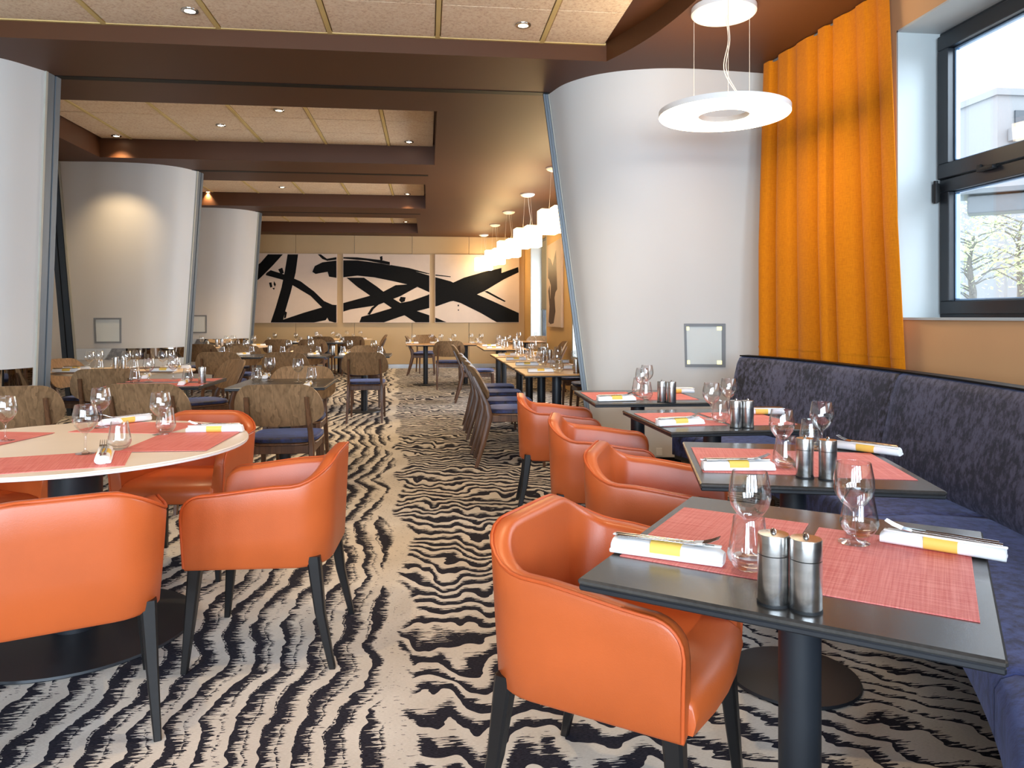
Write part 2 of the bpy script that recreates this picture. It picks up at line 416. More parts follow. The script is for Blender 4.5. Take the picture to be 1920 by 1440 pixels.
tilefield(xs0+[1.36], [5.53-TD*i for i in range(5)][::-1], TILE0)
# ledge strip along the tiles' edge, and the dark partition tracks in the beams
struct('trim_1', MB().box((-1.9, 5.52, TILE0+.006), (6.5, .02, .016)), M['gridbar'], 'ochre edge strip of the first tile field')
for i, (y, x0, x1) in enumerate([(6.40, -3.0, 1.06), (10.29, -3.1, 0.02), (14.22, -3.15, -.12)]):
    tr = MB().box(((x0+x1)/2, y, CEIL-.001), (x1-x0, .09, .004))
    struct('trim_%d' % (i+2), tr, M['slot'], ['black sliding track in the first beam', 'black sliding track in the second beam', 'black sliding track in the third beam'][i])
# back wall with upright panels
w = MB().box((-1.9, 18.25, 1.65), (10.4, .1, 3.3)); wb = struct('wall_back', w, M['wall_beige'], 'tan panelled wall behind the three paintings')
px0 = 2.40
xs = [px0-1.375*i for i in range(7)]
pm = MB().box((0, 0, 0), (1.367, .04, 3.1), r=.003, seg=1).mesh('wall_panel', M['wall_tan'], 0)
for a in xs[:-1]: link('wall_panel', pm, wb, (a-.6875, 18.17, .1+1.55))
struct('baseboard_back', MB().box((-1.9, 18.14, .05), (10.2, .02, .1), r=.003), M['baseboard'], 'silver baseboard along the tan back wall')
# left, front walls
struct('wall_left', MB().box((-6.5, 7.3, 1.65), (.1, 22, 3.3)), M['wall_beige'], 'beige wall far behind the curved room dividers')
fw = MB()
xs = [-7]+[q for wx, ww in FRONT_WIN for q in (wx-ww/2, wx+ww/2)]+[3.4]
for i in range(0, len(xs), 2): fw.box(((xs[i]+xs[i+1])/2, -3.5, 1.65), (xs[i+1]-xs[i], .2, 3.3))
for wx, ww in FRONT_WIN: fw.box((wx, -3.5, .42), (ww, .2, .84)); fw.box((wx, -3.5, 3.17), (ww, .2, .26))
struct('wall_front', fw, M['wall_beige'], 'beige wall with four tall windows opposite the paintings')
for i, (wx, ww) in enumerate(FRONT_WIN):
    g = MB().box((wx, -3.45, .87), (ww, .06, .06)).box((wx, -3.45, 3.01), (ww, .06, .06)).box((wx, -3.45, 2.2), (ww, .06, .08))
    for sx in (-1, 0, 1): g.box((wx+sx*(ww/2-.03), -3.45, 1.95), (.06, .06, 2.1))
    o = struct('window_%d' % (i+4), g, M['frame_dark'], 'tall dark framed window opposite the paintings, number %d from the side wall' % (i+1))
    part('window_pane', MB().box((wx, -3.47, 1.95), (ww-.02, .008, 2.1)), M['pane'], o, 0)
# right wall: back section with two windows (X 2.4), front section with the big window (X 2.74)
XR, XF, XG = 2.40, 2.74, 3.02
r = MB()
def wallx(y0, y1, z0, z1, x, mb, th=.4): mb.box((x+th/2, (y0+y1)/2, (z0+z1)/2), (th, y1-y0, z1-z0))
wallx(17.1, 18.2, 0, 3.3, XR, r); wallx(12.15, 14.75, 0, 3.3, XR, r); wallx(6.32, 9.6, 0, 3.3, XR, r)
for y0, y1 in ((14.75, 17.1), (9.6, 12.15)): wallx(y0, y1, 0, .55, XR, r); wallx(y0, y1, 2.95, 3.3, XR, r)
wr = struct('wall_right', r, M['wall_side'], 'tan window wall on the far side of the room')
rv = MB()
for y in (17.06, 14.79, 12.11, 9.64): rv.box((XR+.2, y, 1.75), (.40, .08, 2.4))
rv.box((XR+.2, 15.9, .575), (.42, 2.3, .05)).box((XR+.2, 10.9, .575), (.42, 2.5, .05))
part('window_reveal', rv, M['reveal'], wr, 0)
for i, (y0, y1) in enumerate(((14.83, 17.02), (9.68, 12.07))):
    ym = (y0+y1)/2; g = MB().box((XR+.3, ym, .63), (.07, y1-y0, .07)).box((XR+.3, ym, 2.92), (.07, y1-y0, .07))
    for y in (y0+.035, ym, y1-.035): g.box((XR+.3, y, 1.78), (.07, .07, 2.3))
    o = struct('window_%d' % (i+2), g, M['frame_dark'], ['dark framed window with a half lowered grey blind', 'dark framed window between the divider and brown painting'][i])
    part('window_pane', MB().box((XR+.31, ym, 1.78), (.008, y1-y0, 2.3)), M['pane'], o, 0)
bl = thing('roller_blind', 'grey fabric roller blind half lowered over the far window', 'blind', (XR+.13, 15.55, 2.95))
part('blind_fabric', MB().box((0, 0, -.78), (.008, 1.35, 1.5)), M['blind'], bl, 0)
part('bottom_bar', MB().box((0, 0, -1.54), (.025, 1.35, .03), r=.006), M['alu'], bl)
part('roller_tube', MB().tube([(0, -.68, -.03), (0, .68, -.03)], .03, 12), M['alu'], bl)
# front right wall
r = MB(); TH = .345
WY0, WY1, WZ0, WZ1 = .7, 4.07, 1.24, 2.935
wallx(WY1, 6.32, 0, 3.3, XF, r, TH); wallx(-3.6, WY0, 0, 3.3, XF, r, TH); wallx(WY0, WY1, WZ1, 3.3, XF, r, TH); wallx(WY0, WY1, 0, WZ0, XF, r, TH)
wf = struct('wall_side', r, M['wall_ochre'], 'ochre wall below and above the big window by the banquette')
rv = MB().box((XF+.17, WY1-.006, (WZ0+WZ1)/2), (.338, .012, WZ1-WZ0)).box((XF+.17, WY0+.006, (WZ0+WZ1)/2), (.338, .012, WZ1-WZ0))
rv.box((XF+.17, (WY0+WY1)/2, WZ1-.006), (.338, WY1-WY0, .012)).box((XF+.16, (WY0+WY1)/2, WZ0+.006), (.36, WY1-WY0, .014))
part('window_reveal', rv, M['reveal'], wf, 0)
# big window
y0, y1, z0, z1 = WY0+.02, WY1-.012, WZ0+.012, WZ1-.012; ym = (y0+y1)/2
def ring(mb, x, ya, yb, za, zb, wd, dp):
    mb.box((x, (ya+yb)/2, za+wd/2), (dp, yb-ya, wd), r=.004, seg=1).box((x, (ya+yb)/2, zb-wd/2), (dp, yb-ya, wd), r=.004, seg=1)
    mb.box((x, ya+wd/2, (za+zb)/2), (dp, wd, zb-za-2*wd), r=.004, seg=1).box((x, yb-wd/2, (za+zb)/2), (dp, wd, zb-za-2*wd), r=.004, seg=1)
    return mb
ZT = 2.06
win = struct('window_1', ring(MB(), XG+.03, y0, y1, z0, z1, .05, .09), M['frame_dark'], 'big anthracite framed window with tilting upper sash by the curtain')
s1 = part('sash', ring(MB(), XG-.01, y0+.02, y1-.02, ZT, z1-.03, .085, .07), M['frame_dark'], win, 0)
s2 = part('sash', ring(MB(), XG+.005, y0+.02, y1-.02, z0+.02, ZT-.004, .075, .07), M['frame_dark'], win, 0)
part('glazing_bead', ring(MB(), XG+.012, y0+.105, y1-.105, ZT+.085, z1-.115, .014, .03), M['bead'], s1, 0)
part('glazing_bead', ring(MB(), XG+.022, y0+.095, y1-.095, z0+.095, ZT-.079, .012, .03), M['bead'], s2, 0)
part('window_pane', MB().box((XG+.02, ym, (ZT+z1)/2+.0), (.008, y1-y0-.2, z1-ZT-.17)), M['pane'], s1, 0)
part('window_pane', MB().box((XG+.03, ym, (z0+ZT)/2), (.008, y1-y0-.18, ZT-z0-.15)), M['pane'], s2, 0)
part('hinge', MB().box((XG-.06, y1-.03, 1.98), (.03, .035, .11), r=.006).tube([(XG-.065, y1-.035, 1.92), (XG-.065, y1-.035, 2.05)], .012), M['rubber'], win)
part('handle', MB().box((XG-.055, y1-.42, ZT-.01), (.03, .11, .022), r=.006).box((XG-.045, y1-.36, ZT+.0), (.03, .03, .04), r=.006), M['rubber'], win)

# ================================================================ CURVED ROOM DIVIDERS
def divider(name, label, top, bot, edge_sides, thick=.10, nseg=6):
    T = catmull([(x, y, CEIL) for x, y in top], nseg); B = catmull([(x, y, 0) for x, y in bot], nseg); n = len(T)
    def S(u, v):
        k = u*(n-1); i = min(int(k), n-2); q = k-i
        a = T[i].lerp(T[i+1], q); b_ = B[i].lerp(B[i+1], q); return b_.lerp(a, v)
    def N(u, v):
        d = S(min(u+.01, 1), v)-S(max(u-.01, 0), v); e = S(u, min(v+.01, 1))-S(u, max(v-.01, 0)); nn = d.cross(e).normalized()
        return nn if nn.y < 0 else -nn
    root = thing(name, label, 'room divider', (S(.5, 0).x, S(.5, 0).y, 0)); off = -root.location
    vs = [0, .25, .5, .75, 1]; us = [i/(n-1) for i in range(n)]
    fr = [[S(u, v)+off for u in us] for v in vs]; bk = [[S(u, v)-N(u, v)*thick+off for u in us] for v in vs]
    mb = MB().grid(fr).grid(bk)
    for rows in (fr, bk): pass
    mb.grid([[p[0] for p in fr], [p[0] for p in bk]]); mb.grid([[p[-1] for p in fr], [p[-1] for p in bk]]); mb.grid([fr[-1], bk[-1]]); mb.grid([fr[0], bk[0]])
    part('panel_skin', mb, M['skin_white'], root, 40)
    for side, edir, ewid, metal in edge_sides:
        u = 1 if side > 0 else 0
        e = Vector((edir[0], edir[1], 0)).normalized(); w_ = 0; nn = Vector((e.y, -e.x, 0)); nn = nn if nn.y < -.5 or nn.x*side > 0 else -nn
        for j, (wd, dp, mt) in enumerate(((.016, .014, 'alu_pale'), (.007, .002, 'slot'), (.050, .008, metal), (.007, .002, 'slot'), (.040, .014, metal))):
            wd *= ewid
            rows = []
            for v in vs:
                p = S(u, v)+off+e*w_
                rows.append([p+nn*dp, p+e*wd+nn*dp, p+e*wd-nn*.05, p-nn*.05])
            w_ += wd
            part('edge_profile', MB().grid(rows, cv=True, caps=True), M[mt], root, 0)
    part('floor_skirting', MB().grid([[S(u, v)+N(u, v)*.006+off for u in us] for v in (0, .02)]), M['slot'], root, 0)
    def patch(nm, u0, u1, v0, v1, o0, o1, mat, par, k=6):
        rw = lambda o, v: [S(u0+(u1-u0)*i/k, v)+N(u0+(u1-u0)*i/k, v)*o+off for i in range(k+1)]
        A, B_ = [rw(o1, v0), rw(o1, v1)], [rw(o0, v0), rw(o0, v1)]
        mb = MB().grid(A).grid(B_).grid([A[0], B_[0]]).grid([A[1], B_[1]]).grid([[A[0][0], A[1][0]], [B_[0][0], B_[1][0]]]).grid([[A[0][-1], A[1][-1]], [B_[0][-1], B_[1][-1]]])
        return part(nm, mb, mat, par, 40)
    def niche(u0, u1, v0, v1, lit):
        du, dv = (u1-u0)*.065, (v1-v0)*.065
        fr_ = patch('niche_frame', u0, u1, v0, v0+dv, 0, .012, M['niche_trim'], root)
        for q in ((u0, u1, v1-dv, v1), (u0, u0+du, v0+dv, v1-dv), (u1-du, u1, v0+dv, v1-dv)): patch('frame_bar', *q, 0, .012, M['niche_trim'], fr_)
        patch('frosted_glass', u0+du, u1-du, v0+dv, v1-dv, -.001, .004, M['niche'], root)
        if lit:
            eu, ev = du*1.3, dv*1.3
            for a in (u0+du, u1-du-eu):
                for b_ in (v0+dv, v1-dv-ev): patch('corner_led', a, a+eu, b_, b_+ev, .004, .006, M['led'], root, 1)
    return root, S, patch, niche
top = [(1.06, 6.40), (1.14, 6.12), (1.29, 5.90), (1.47, 5.76), (1.68, 5.67), (1.92, 5.62), (2.2, 5.62), (2.74, 5.66)]
bot = [(1.46, 6.26), (1.52, 6.20), (1.62, 6.17), (1.78, 6.15), (1.96, 6.13), (2.18, 6.10), (2.40, 6.02), (2.74, 5.92)]
dR, SR, patR, nicR = divider('room_divider', 'curved white divider leaning beside the ochre curtain with a lit square niche', top, bot, ((-1, (-1, .12), .42, 'alu'),))
LT = [(-4.56, 9.87), (-3.99, 9.84), (-3.52, 9.89), (-3.23, 10.05), (-3.05, 10.32)]
LB = [(-4.34, 9.96), (-3.98, 9.95), (-3.62, 10.0), (-3.40, 10.16), (-3.29, 10.43)]
def proj(p):
    d = p.x*sY+p.y*cY; xc = p.x*cY-p.y*sY; return 960+FPX*xc/d, HORIZON-FPX*(p.z-EYE)/d
def inv(S, px, py):
    best = None
    for i in range(0, 101):
        for j in range(0, 81):
            q = proj(S(i/100, j/80)); e = (q[0]-px)**2+(q[1]-py)**2
            if best is None or e < best[0]: best = (e, i/100, j/80)
    return best[1:]
a, b_ = inv(SR, 1284, 684), inv(SR, 1362, 605)
nicR(a[0], b_[0], a[1], b_[1], True)
patR('wall_socket', *(lambda q: (q[0], q[0]+.035, q[1], q[1]+.02))(inv(SR, 1230, 850)), 0, .008, M['white_metal'], dR, 2)
DV = []
for k, (dx, dy, bx, lab) in enumerate(((.05, -4.07, .08, 'curved blue-grey divider beside the white round table'), (0, 0, 0, 'curved grey divider with a square niche above the mirror strip'), (-.07, 3.93, 0, 'small curved divider beyond, next to the first painting'))):
    tp = [(x+dx, y+dy) for x, y in LT]; bt = [(x+dx+bx, y+dy) for x, y in LB]
    d_, S_, pat_, nic_ = divider('room_divider', lab, tp, bt, ((1, (.13, .99), 1.55, 'alu'), (-1, (-1, .12), 1.5, 'alu_shaded')))
    pat_('mirror_strip', .0, .985, .222, .266, 0, .006, M['mirror'], d_, 14)
    if k == 1: a, b_ = inv(S_, 177, 645), inv(S_, 229, 597); nic_(a[0], b_[0], a[1], b_[1], False)
    if k == 2: a, b_ = inv(S_, 352, 625), inv(S_, 387, 592); nic_(a[0], b_[0], a[1], b_[1], False)

# ================================================================ LIGHT FITTINGS
def build_downlight():
    o = thing('downlight', '', 'downlight', group='recessed downlights')
    part('trim_ring', MB().lathe([(.034, .004), (.036, -.006), (.055, -.006), (.058, 0), (.058, .004)], 20), M['chrome'], o)
    part('lamp', MB().lathe([(.034, -.001), (.02, -.004), (0, -.005)], 16), M['bulb'], o)
    return o
pd = Proto(build_downlight)
DL = [(356, 20, TILE0, 'round chrome downlight in the first tile field, above the curved divider'), (981, 47, TILE0, 'round chrome downlight in the first tile field, close to its corner'),
      (218, 255, TILE1, 'downlight in the second tile field, at the end by the dividers'), (414, 235, TILE1, 'downlight in the second tile field, second from the dividers'),
      (523, 207, TILE1, 'downlight in the second tile field with a bright glint, third from the dividers'), (767, 266, TILE1, 'downlight in the second tile field, at its far corner by the brown soffit'),
      (390, 360, TILE1, 'small downlight in the third tile field, beside the divider'), (529, 351, TILE1, 'small downlight in the middle of the third tile field'), (764, 364, TILE1, 'small downlight in the third tile field corner by the soffit'),
      (761, 416, TILE1, 'tiny downlight in the last tile field before the paintings')]
SPOT = (1, .74, .43)
def spot(p, e, ang=95):
    l = bpy.data.lights.new('downlight_beam', 'SPOT'); l.energy = e; l.color = SPOT; l.spot_size = math.radians(ang); l.spot_blend = .9; l.shadow_soft_size = .03
    s = bpy.data.objects.new('downlight_beam', l); COL.objects.link(s); s.location = p
for px, py, z, lab in DL:
    p = at(px, py, z); pd(p, 0, lab); spot((p.x, p.y, p.z-.02), 62)
for x, y, z in ((-1.2, 2.2, TILE0), (.4, 2.6, TILE0), (-2.6, 3.4, TILE0), (-2.6, 8.2, TILE1), (-3.2, 17.0, TILE1), (-2.2, 17.0, TILE1), (-1.2, 17.0, TILE1), (-3.3, 12.4, TILE1), (-1.4, 13.0, TILE1)):
    spot((x, y, z-.02), 44)     # the beams of downlights the beams and frame edge hide
# ring pendant
rp = at(1357, 15, CEIL); rp = Vector((rp.x, rp.y, CEIL)); ZR = 2.535 - CEIL
o = thing('ring_pendant', 'large flat white ring pendant lamp hanging before the ochre curtain', 'pendant lamp', rp)
part('canopy', MB().lathe([(.0, -.045), (.19, -.045), (.2, -.035), (.2, 0), (0, 0)], 40), M['white_metal'], o)
RO, RI = .402, .155
part('ring_body', MB().lathe([(RI, -.012), (RI, .022), (RI+.01, .022), (RI+.01, -.002), (RO-.006, -.002), (RO-.006, .022), (RO, .022), (RO, -.012)], 64, (0, 0, ZR), True), M['white_metal'], o)
part('diffuser', MB().lathe([(RI+.002, -.013), (RI+.004, -.018), (RO-.006, -.018), (RO-.001, -.012), (RO-.004, -.008), (RI+.004, -.008)], 64, (0, 0, ZR), True), M['ring_glow'], o)
part('upper_diffuser', MB().lathe([(RI+.012, .004), (RI+.012, .012), (RO-.008, .012), (RO-.008, .004)], 64, (0, 0, ZR), True), M['ring_glow'], o)
for k in range(3):
    t_ = math.radians(15+120*k); x, y = .2*math.cos(t_), .2*math.sin(t_)
    cb = part('suspension_cable', MB().tube([(x, y, -.03), (x, y, ZR+.02)], .0016, 5), M['wire'], o)
    part('cable_grip', MB().tube([(x, y, ZR+.02), (x, y, ZR+.05)], .006, 8), M['chrome'], cb)
for k in (0, 1):
    part('power_cord', MB().tube(catmull([(.01+.012*k, 0, -.04), (.03+.01*k, .0, -.2), (.005+.015*k, .01, -.38), (.10+.01*k, .04, -.52), (.21, .06+.01*k, ZR+.01)], 6), .0028, 6), M['wire'], o)
# square shade pendants
def build_square():
    o = thing('square_pendant', '', 'pendant lamp', group='square pendant lamps over the window tables')
    part('ceiling_rose', MB().lathe([(0, -.05), (.06, -.045), (.10, -.028), (.115, -.012), (.115, 0), (0, 0)], 24), M['white_metal'], o)
    part('shade', MB().box((.075, -.06, -.68), (.245, .245, .335), r=.008), M['shade_glow'], o)
    part('shade', MB().box((-.07, .07, -.70), (.245, .245, .315), r=.008), M['shade_glow'], o)
    part('power_cord', MB().tube(catmull([(.01, 0, -.04), (.03, 0, -.25), (.05, -.01, -.40), (.03, -.02, -.52)], 5), .003, 6), M['wire'], o)
    for x, y in ((.07, -.05), (-.06, .06)): part('suspension_cable', MB().tube([(x*.6, y*.6, -.03), (x, y, -.53)], .0013, 5), M['wire'], o)
    return o
pq = Proto(build_square)
for (px, py), lab in zip([(1040, 315), (989, 364), (954, 397), (928, 421), (907, 440)], ['square white pendant half hidden by the leaning divider, first of the row', 'square white pendant second in the row of five', 'square white pendant in the middle of the row of five', 'square white pendant fourth in the row of five', 'square white pendant at the end of the row, before the third painting']):
    p = at(px, py, CEIL); pq((p.x, p.y, CEIL), math.radians(4), lab)

# ================================================================ CHAIRS
def tub_path(a=.285, yb=-.275, yf=.25, rc=.14, n=7):
    pts = []
    AR = [0, .012, .03, .055, .085, .12, .17, .25, .36, .5, .66, .83, 1]
    for q in AR: pts.append((a, yf+(yb+rc-yf)*q))
    for i in range(1, n+1): t = math.pi/2*i/n; pts.append((a-rc+rc*math.cos(t), yb+rc-rc*math.sin(t)))
    for i in range(1, 8): pts.append((a-rc-2*(a-rc)*i/8, yb))
    for i in range(0, n+1): t = math.pi/2*(1+i/n); pts.append((-a+rc+rc*math.cos(t), yb+rc-rc*math.sin(t)))
    for q in AR[::-1][1:]: pts.append((-a, yf+(yb+rc-yf)*q))
    return pts
def build_tub():
    o = thing('tub_chair', '', 'chair', group='orange leather tub chairs')
    P = tub_path(); n = len(P)
    S = [0]
    for p, q in zip(P, P[1:]): S.append(S[-1]+math.hypot(q[0]-p[0], q[1]-p[1]))
    L = S[-1]; rows = []; pipe = []
    def zt(x, y, s):
        m = abs(s-L/2)
        z = .748-(.748-.662)*sstep(.12, .37, m)-.03*sstep(.37, .70, m)
        e = min(s, L-s)
        if e < .075: z -= .075-math.sqrt(max(0, .075**2-(.075-e)**2))
        return z
    TH_ = .052
    for i, (x, y) in enumerate(P):
        i0, i1 = max(i-1, 0), min(i+1, n-1); tx, ty = P[i1][0]-P[i0][0], P[i1][1]-P[i0][1]; l = math.hypot(tx, ty); nx, ny = ty/l, -tx/l
        if nx*x+ny*(y+.02) > 0: nx, ny = -nx, -ny     # inward
        z1 = zt(x, y, S[i]); zb = .375+.012*sstep(.1, .5, abs(S[i]-L/2))*0
        sec = []
        def pt(off, z):
            k = 1-.075*((.70-z)/.33 if z < .70 else 0)**1.3 if z < .70 else 1
            return ((x+nx*off)*k, (y+ny*off)*(1-.05*max(0, (.70-z)/.33)) , z)
        r_ = .016
        sec = [pt(.012, zb-.012), pt(0, zb), pt(0, zb+(z1-zb)*.35), pt(0, zb+(z1-zb)*.7), pt(0, z1-r_), pt(.004, z1-.005), pt(.014, z1), pt(TH_-.014, z1-.002), pt(TH_-.004, z1-.008), pt(TH_, z1-r_-.004),
               pt(TH_+.006, zb+(z1-zb)*.6), pt(TH_+.006, zb+(z1-zb)*.25), pt(TH_, zb)]
        rows.append(sec); pipe.append(pt(.002, z1-.003))
    part('shell', MB().grid(rows, cv=True, caps=True), M['leather'], o, 60)
    part('piping', MB().tube([rows[0][1]]+[rows[0][3]]+[pipe[0]]+pipe[1:-1]+[pipe[-1], rows[-1][3], rows[-1][1]], .0048, 6), M['leather_seam'], o, 60)
    for s_ in (-1, 1):
        part('seam', MB().tube([(s_*.165, -.216, .47), (s_*.168, -.219, .60), (s_*.172, -.222, .705)], .0022, 5), M['leather_seam'], o)
    # seat cushion
    sec = []
    for x in [-.225, -.222, -.205, -.1, 0, .1, .205, .222, .225]:
        e = 1 if abs(x) < .21 else (.93 if abs(x) < .224 else .8)
        zt_ = .375+.085*e; yf = .275-.02*(x/.22)**2
        sec.append([(x, -.22, .375), (x, -.22, zt_), (x, -.05, zt_+.004), (x, .16, zt_+.006), (x, yf-.035, zt_-.002), (x, yf-.008, zt_-.02), (x, yf, zt_-.05), (x, yf-.006, .372)])
    part('seat_cushion', MB().grid(sec, cv=True, caps=True), M['leather'], o, 60)
    part('seat_base', MB().box((0, 0, .368), (.46, .42, .03), r=.008), M['black_wood'], o)
    for sx in (-1, 1):
        for sy in (-1, 1):
            part('leg', MB().bar([(sx*.225, sy*.205, .40), (sx*.235, sy*(.222 if sy > 0 else .23), .2), (sx*.247, sy*(.24 if sy > 0 else .275), 0)], [(.048, .048), (.036, .036), (.022, .022)]), M['black_wood'], o)
    return o
tub = Proto(build_tub)
def face(x, y, fx, fy): return math.atan2(fy, fx)-math.pi/2      # rotation that turns +Y to the direction (fx, fy)
TUB = [((-1.130, 2.47), (-.39, .92), 'orange tub chair seen square from behind, before the white round table'),
       ((-.60, 2.97), (-1, .04), 'orange tub chair seen in profile beside the aisle at the white round table'),
       ((-1.20, 3.93), (-.12, -1), 'orange tub chair facing the camera behind the white round table'),
       ((-2.02, 3.45), (.85, -.5), 'orange tub chair mostly hidden under the white round table top'),
       ((.49, 1.84), (.81, -.59), 'orange tub chair with its back to the aisle at the first banquette table'),
       ((.90, 2.78), (.92, -.38), 'orange tub chair at the second banquette table, behind the nearest one'),
       ((.90, 3.72), (.97, -.22), 'orange tub chair at the third banquette table'),
       ((.86, 4.78), (1, -.12), 'orange tub chair at the fourth banquette table, end of the orange row')]
for (x, y), (fx, fy), lab in TUB: tub((x, y, 0), face(x, y, fx, fy), lab)

def build_wood():
    o = thing('dining_chair', '', 'chair', group='walnut dining chairs')
    # curved backrest
    rows = []
    nz = 9; nx = 25
    outl = []
    for k in range(nx):
        u = math.sin(math.pi/2*(-1+2*k/(nx-1))); x = .275*u
        au = abs(u)
        zt_ = .84-.13*(1-math.sqrt(max(0, 1-max(0, (au-.58)/.42)**2)))-.004*au-.03*au**6
        zb_ = .560+.018*au*au+.075*(1-math.sqrt(max(0, 1-max(0, (au-.50)/.50)**2)))
        outl.append((x, zb_, zt_))
    def bp(x, z, o_): return (x, -.25-.135*(z-.55)/.29+.11*(x/.275)**2*.55+o_, z)
    fr = [[bp(x, zb_+(zt_-zb_)*j/(nz-1), .0) for j in range(nz)] for x, zb_, zt_ in outl]
    bk = [[bp(x, zb_+(zt_-zb_)*j/(nz-1), -.014) for j in range(nz)] for x, zb_, zt_ in outl]
    mb = MB().grid(fr).grid(bk)
    for a_, c_ in ((0, 0), (-1, -1)): mb.grid([fr[a_], bk[c_]])
    mb.grid([[q[0] for q in fr], [q[0] for q in bk]]); mb.grid([[q[-1] for q in fr], [q[-1] for q in bk]])
    part('backrest', mb, M['walnut'], o, 50)
    for s in (-1, 1):
        part('leg', MB().bar([(s*.205, -.335, 0), (s*.20, -.275, .2), (s*.195, -.222, .42), (s*.19, -.243, .52), (s*.182, -.357, .758)], [(.024, .03), (.03, .045), (.034, .056), (.03, .046), (.026, .022)]), M['walnut_frame'], o)
        part('leg', MB().bar([(s*.205, .235, 0), (s*.20, .225, .25), (s*.195, .21, .435)], [(.022, .022), (.03, .03), (.036, .036)]), M['walnut_frame'], o)
        part('side_rail', MB().box((s*.195, -.01, .405), (.024, .40, .055), r=.004, seg=1), M['walnut_frame'], o)
    part('front_rail', MB().box((0, .205, .405), (.36, .024, .055), r=.004, seg=1), M['walnut_frame'], o)
    part('rear_rail', MB().box((0, -.2, .405), (.36, .024, .055), r=.004, seg=1), M['walnut_frame'], o)
    def seat(z0, z1, k, m, nm):
        pl = []
        for i in range(36):
            t = 2*math.pi*i/36; c_, s_ = math.cos(t), math.sin(t); e = 2/4.2
            pl.append((math.copysign(abs(c_)**e, c_)*(.225+.018*s_)*k, .005+math.copysign(abs(s_)**e, s_)*.235*k))
        mb = MB(); rr = [[(x*f_, y*f_, z) for x, y in pl] for f_, z in ((.93, z0), (1, z0+.006), (1, z1-.012), (.97, z1-.004), (.86, z1))]
        mb.grid(rr, cv=True, caps=True); return part(nm, mb, m, o, 50)
    seat(.43, .45, 1.0, M['walnut_frame'], 'seat_board'); seat(.449, .482, .985, M['seat_blue'], 'seat_cushion')
    return o
wc = Proto(build_wood)
def wch(x, y, fx, fy, lab): wc((x, y, 0), face(x, y, fx, fy), lab)
def wpx(px, d, fx, fy, lab, back=.34):
    p = dep(px, d); l = math.hypot(fx, fy); wch(p.x+fx/l*back, p.y+fy/l*back, fx, fy, lab)
wpx(519, 4.62, 0, 1, 'walnut chair seen from behind in the aisle, blue seat, at the small dark table')
wch(-1.03, 6.06, 0, -1, 'walnut chair tucked in opposite, far side of the small dark table')
wpx(265, 4.68, 0, 1, 'walnut chair seen from behind at the dark table with red mats')
wpx(197, 6.0, -.15, 1, 'walnut chair with dark back turned to us at the pale oval table')
wpx(20, 4.5, -.3, 1, 'dark walnut chair beside the blue-grey divider, cut by the picture edge')
wch(-3.26, 7.72, 1, -.25, 'walnut chair facing across from the divider end of the pale oval table')
wch(-2.12, 7.25, -.8, -.6, 'walnut chair turned aslant between the pale oval table and red-matted table')
wpx(683, 8.72, 0, 1, 'walnut chair alone by the aisle with its back turned, at the long dark tables')
wpx(533, 8.75, 0, 1, 'walnut chair from behind in the middle of the long dark tables')
wpx(408, 8.8, 0, 1, 'walnut chair from behind at the divider end of the long dark tables')
wch(-.85, 10.55, 0, -1, 'walnut chair facing us on the aisle end of the long dark tables')
wch(-1.75, 10.6, 0, -1, 'walnut chair facing us, second from the aisle at the long dark tables')
wch(-2.6, 10.6, 0, -1, 'walnut chair facing us at the divider end of the long dark tables')
wpx(372, 11.3, -.1, 1, 'walnut chair nearer the divider, from behind, at the pale table by the third divider')
wpx(446, 11.4, -.3, 1, 'walnut chair nearer the aisle, from behind, at the pale table by the third divider')
wpx(520, 13.6, 0, 1, 'walnut chair from behind at the dark table ahead of the first painting')
wpx(585, 13.6, 0, 1, 'walnut chair from behind, aisle end of the dark table ahead of the paintings')
wpx(603, 15.5, 0, 1, 'walnut chair from behind at the pale round table by the back wall')
wpx(660, 15.7, -.2, 1, 'walnut chair turned a little at the pale round table by the back wall')
wpx(722, 17.0, -1, -.1, 'walnut chair in profile at the end of the pale back wall table')
RX = .46
for y, lab in ((6.36, 'first walnut chair of the aisle side along the joined window tables'), (6.99, 'second walnut chair of the aisle side along the joined window tables'), (7.76, 'third walnut chair of the aisle side along the joined window tables'), (8.40, 'fourth walnut chair of the aisle side along the joined window tables'), (10.95, 'walnut chair on the aisle side of the next window table')):
    wch(RX+.29, y, 1, -.03, lab)
for y, lab in ((6.9, 'walnut chair on the window side of the first joined table, by the divider'), (7.7, 'walnut chair on the window side of the second joined table'), (8.6, 'walnut chair on the window side of the third joined table'), (9.5, 'walnut chair on the window side of the fourth joined table'), (12.3, 'walnut chair on the window side of the next window table')):
    wch(1.95, y, -1, 0, lab)
wpx(842, 12.7, 0, 1, 'walnut chair from behind at the cross table under the third painting')
wpx(764, 15.9, 1, -.05, 'reddish walnut chair in profile at the free end of the cross table')
wpx(797, 16.9, .15, -1, 'reddish walnut chair facing us beyond the cross table')
wpx(1010, 15.9, -.2, -1, 'walnut chair facing us in the window corner behind the cross table')

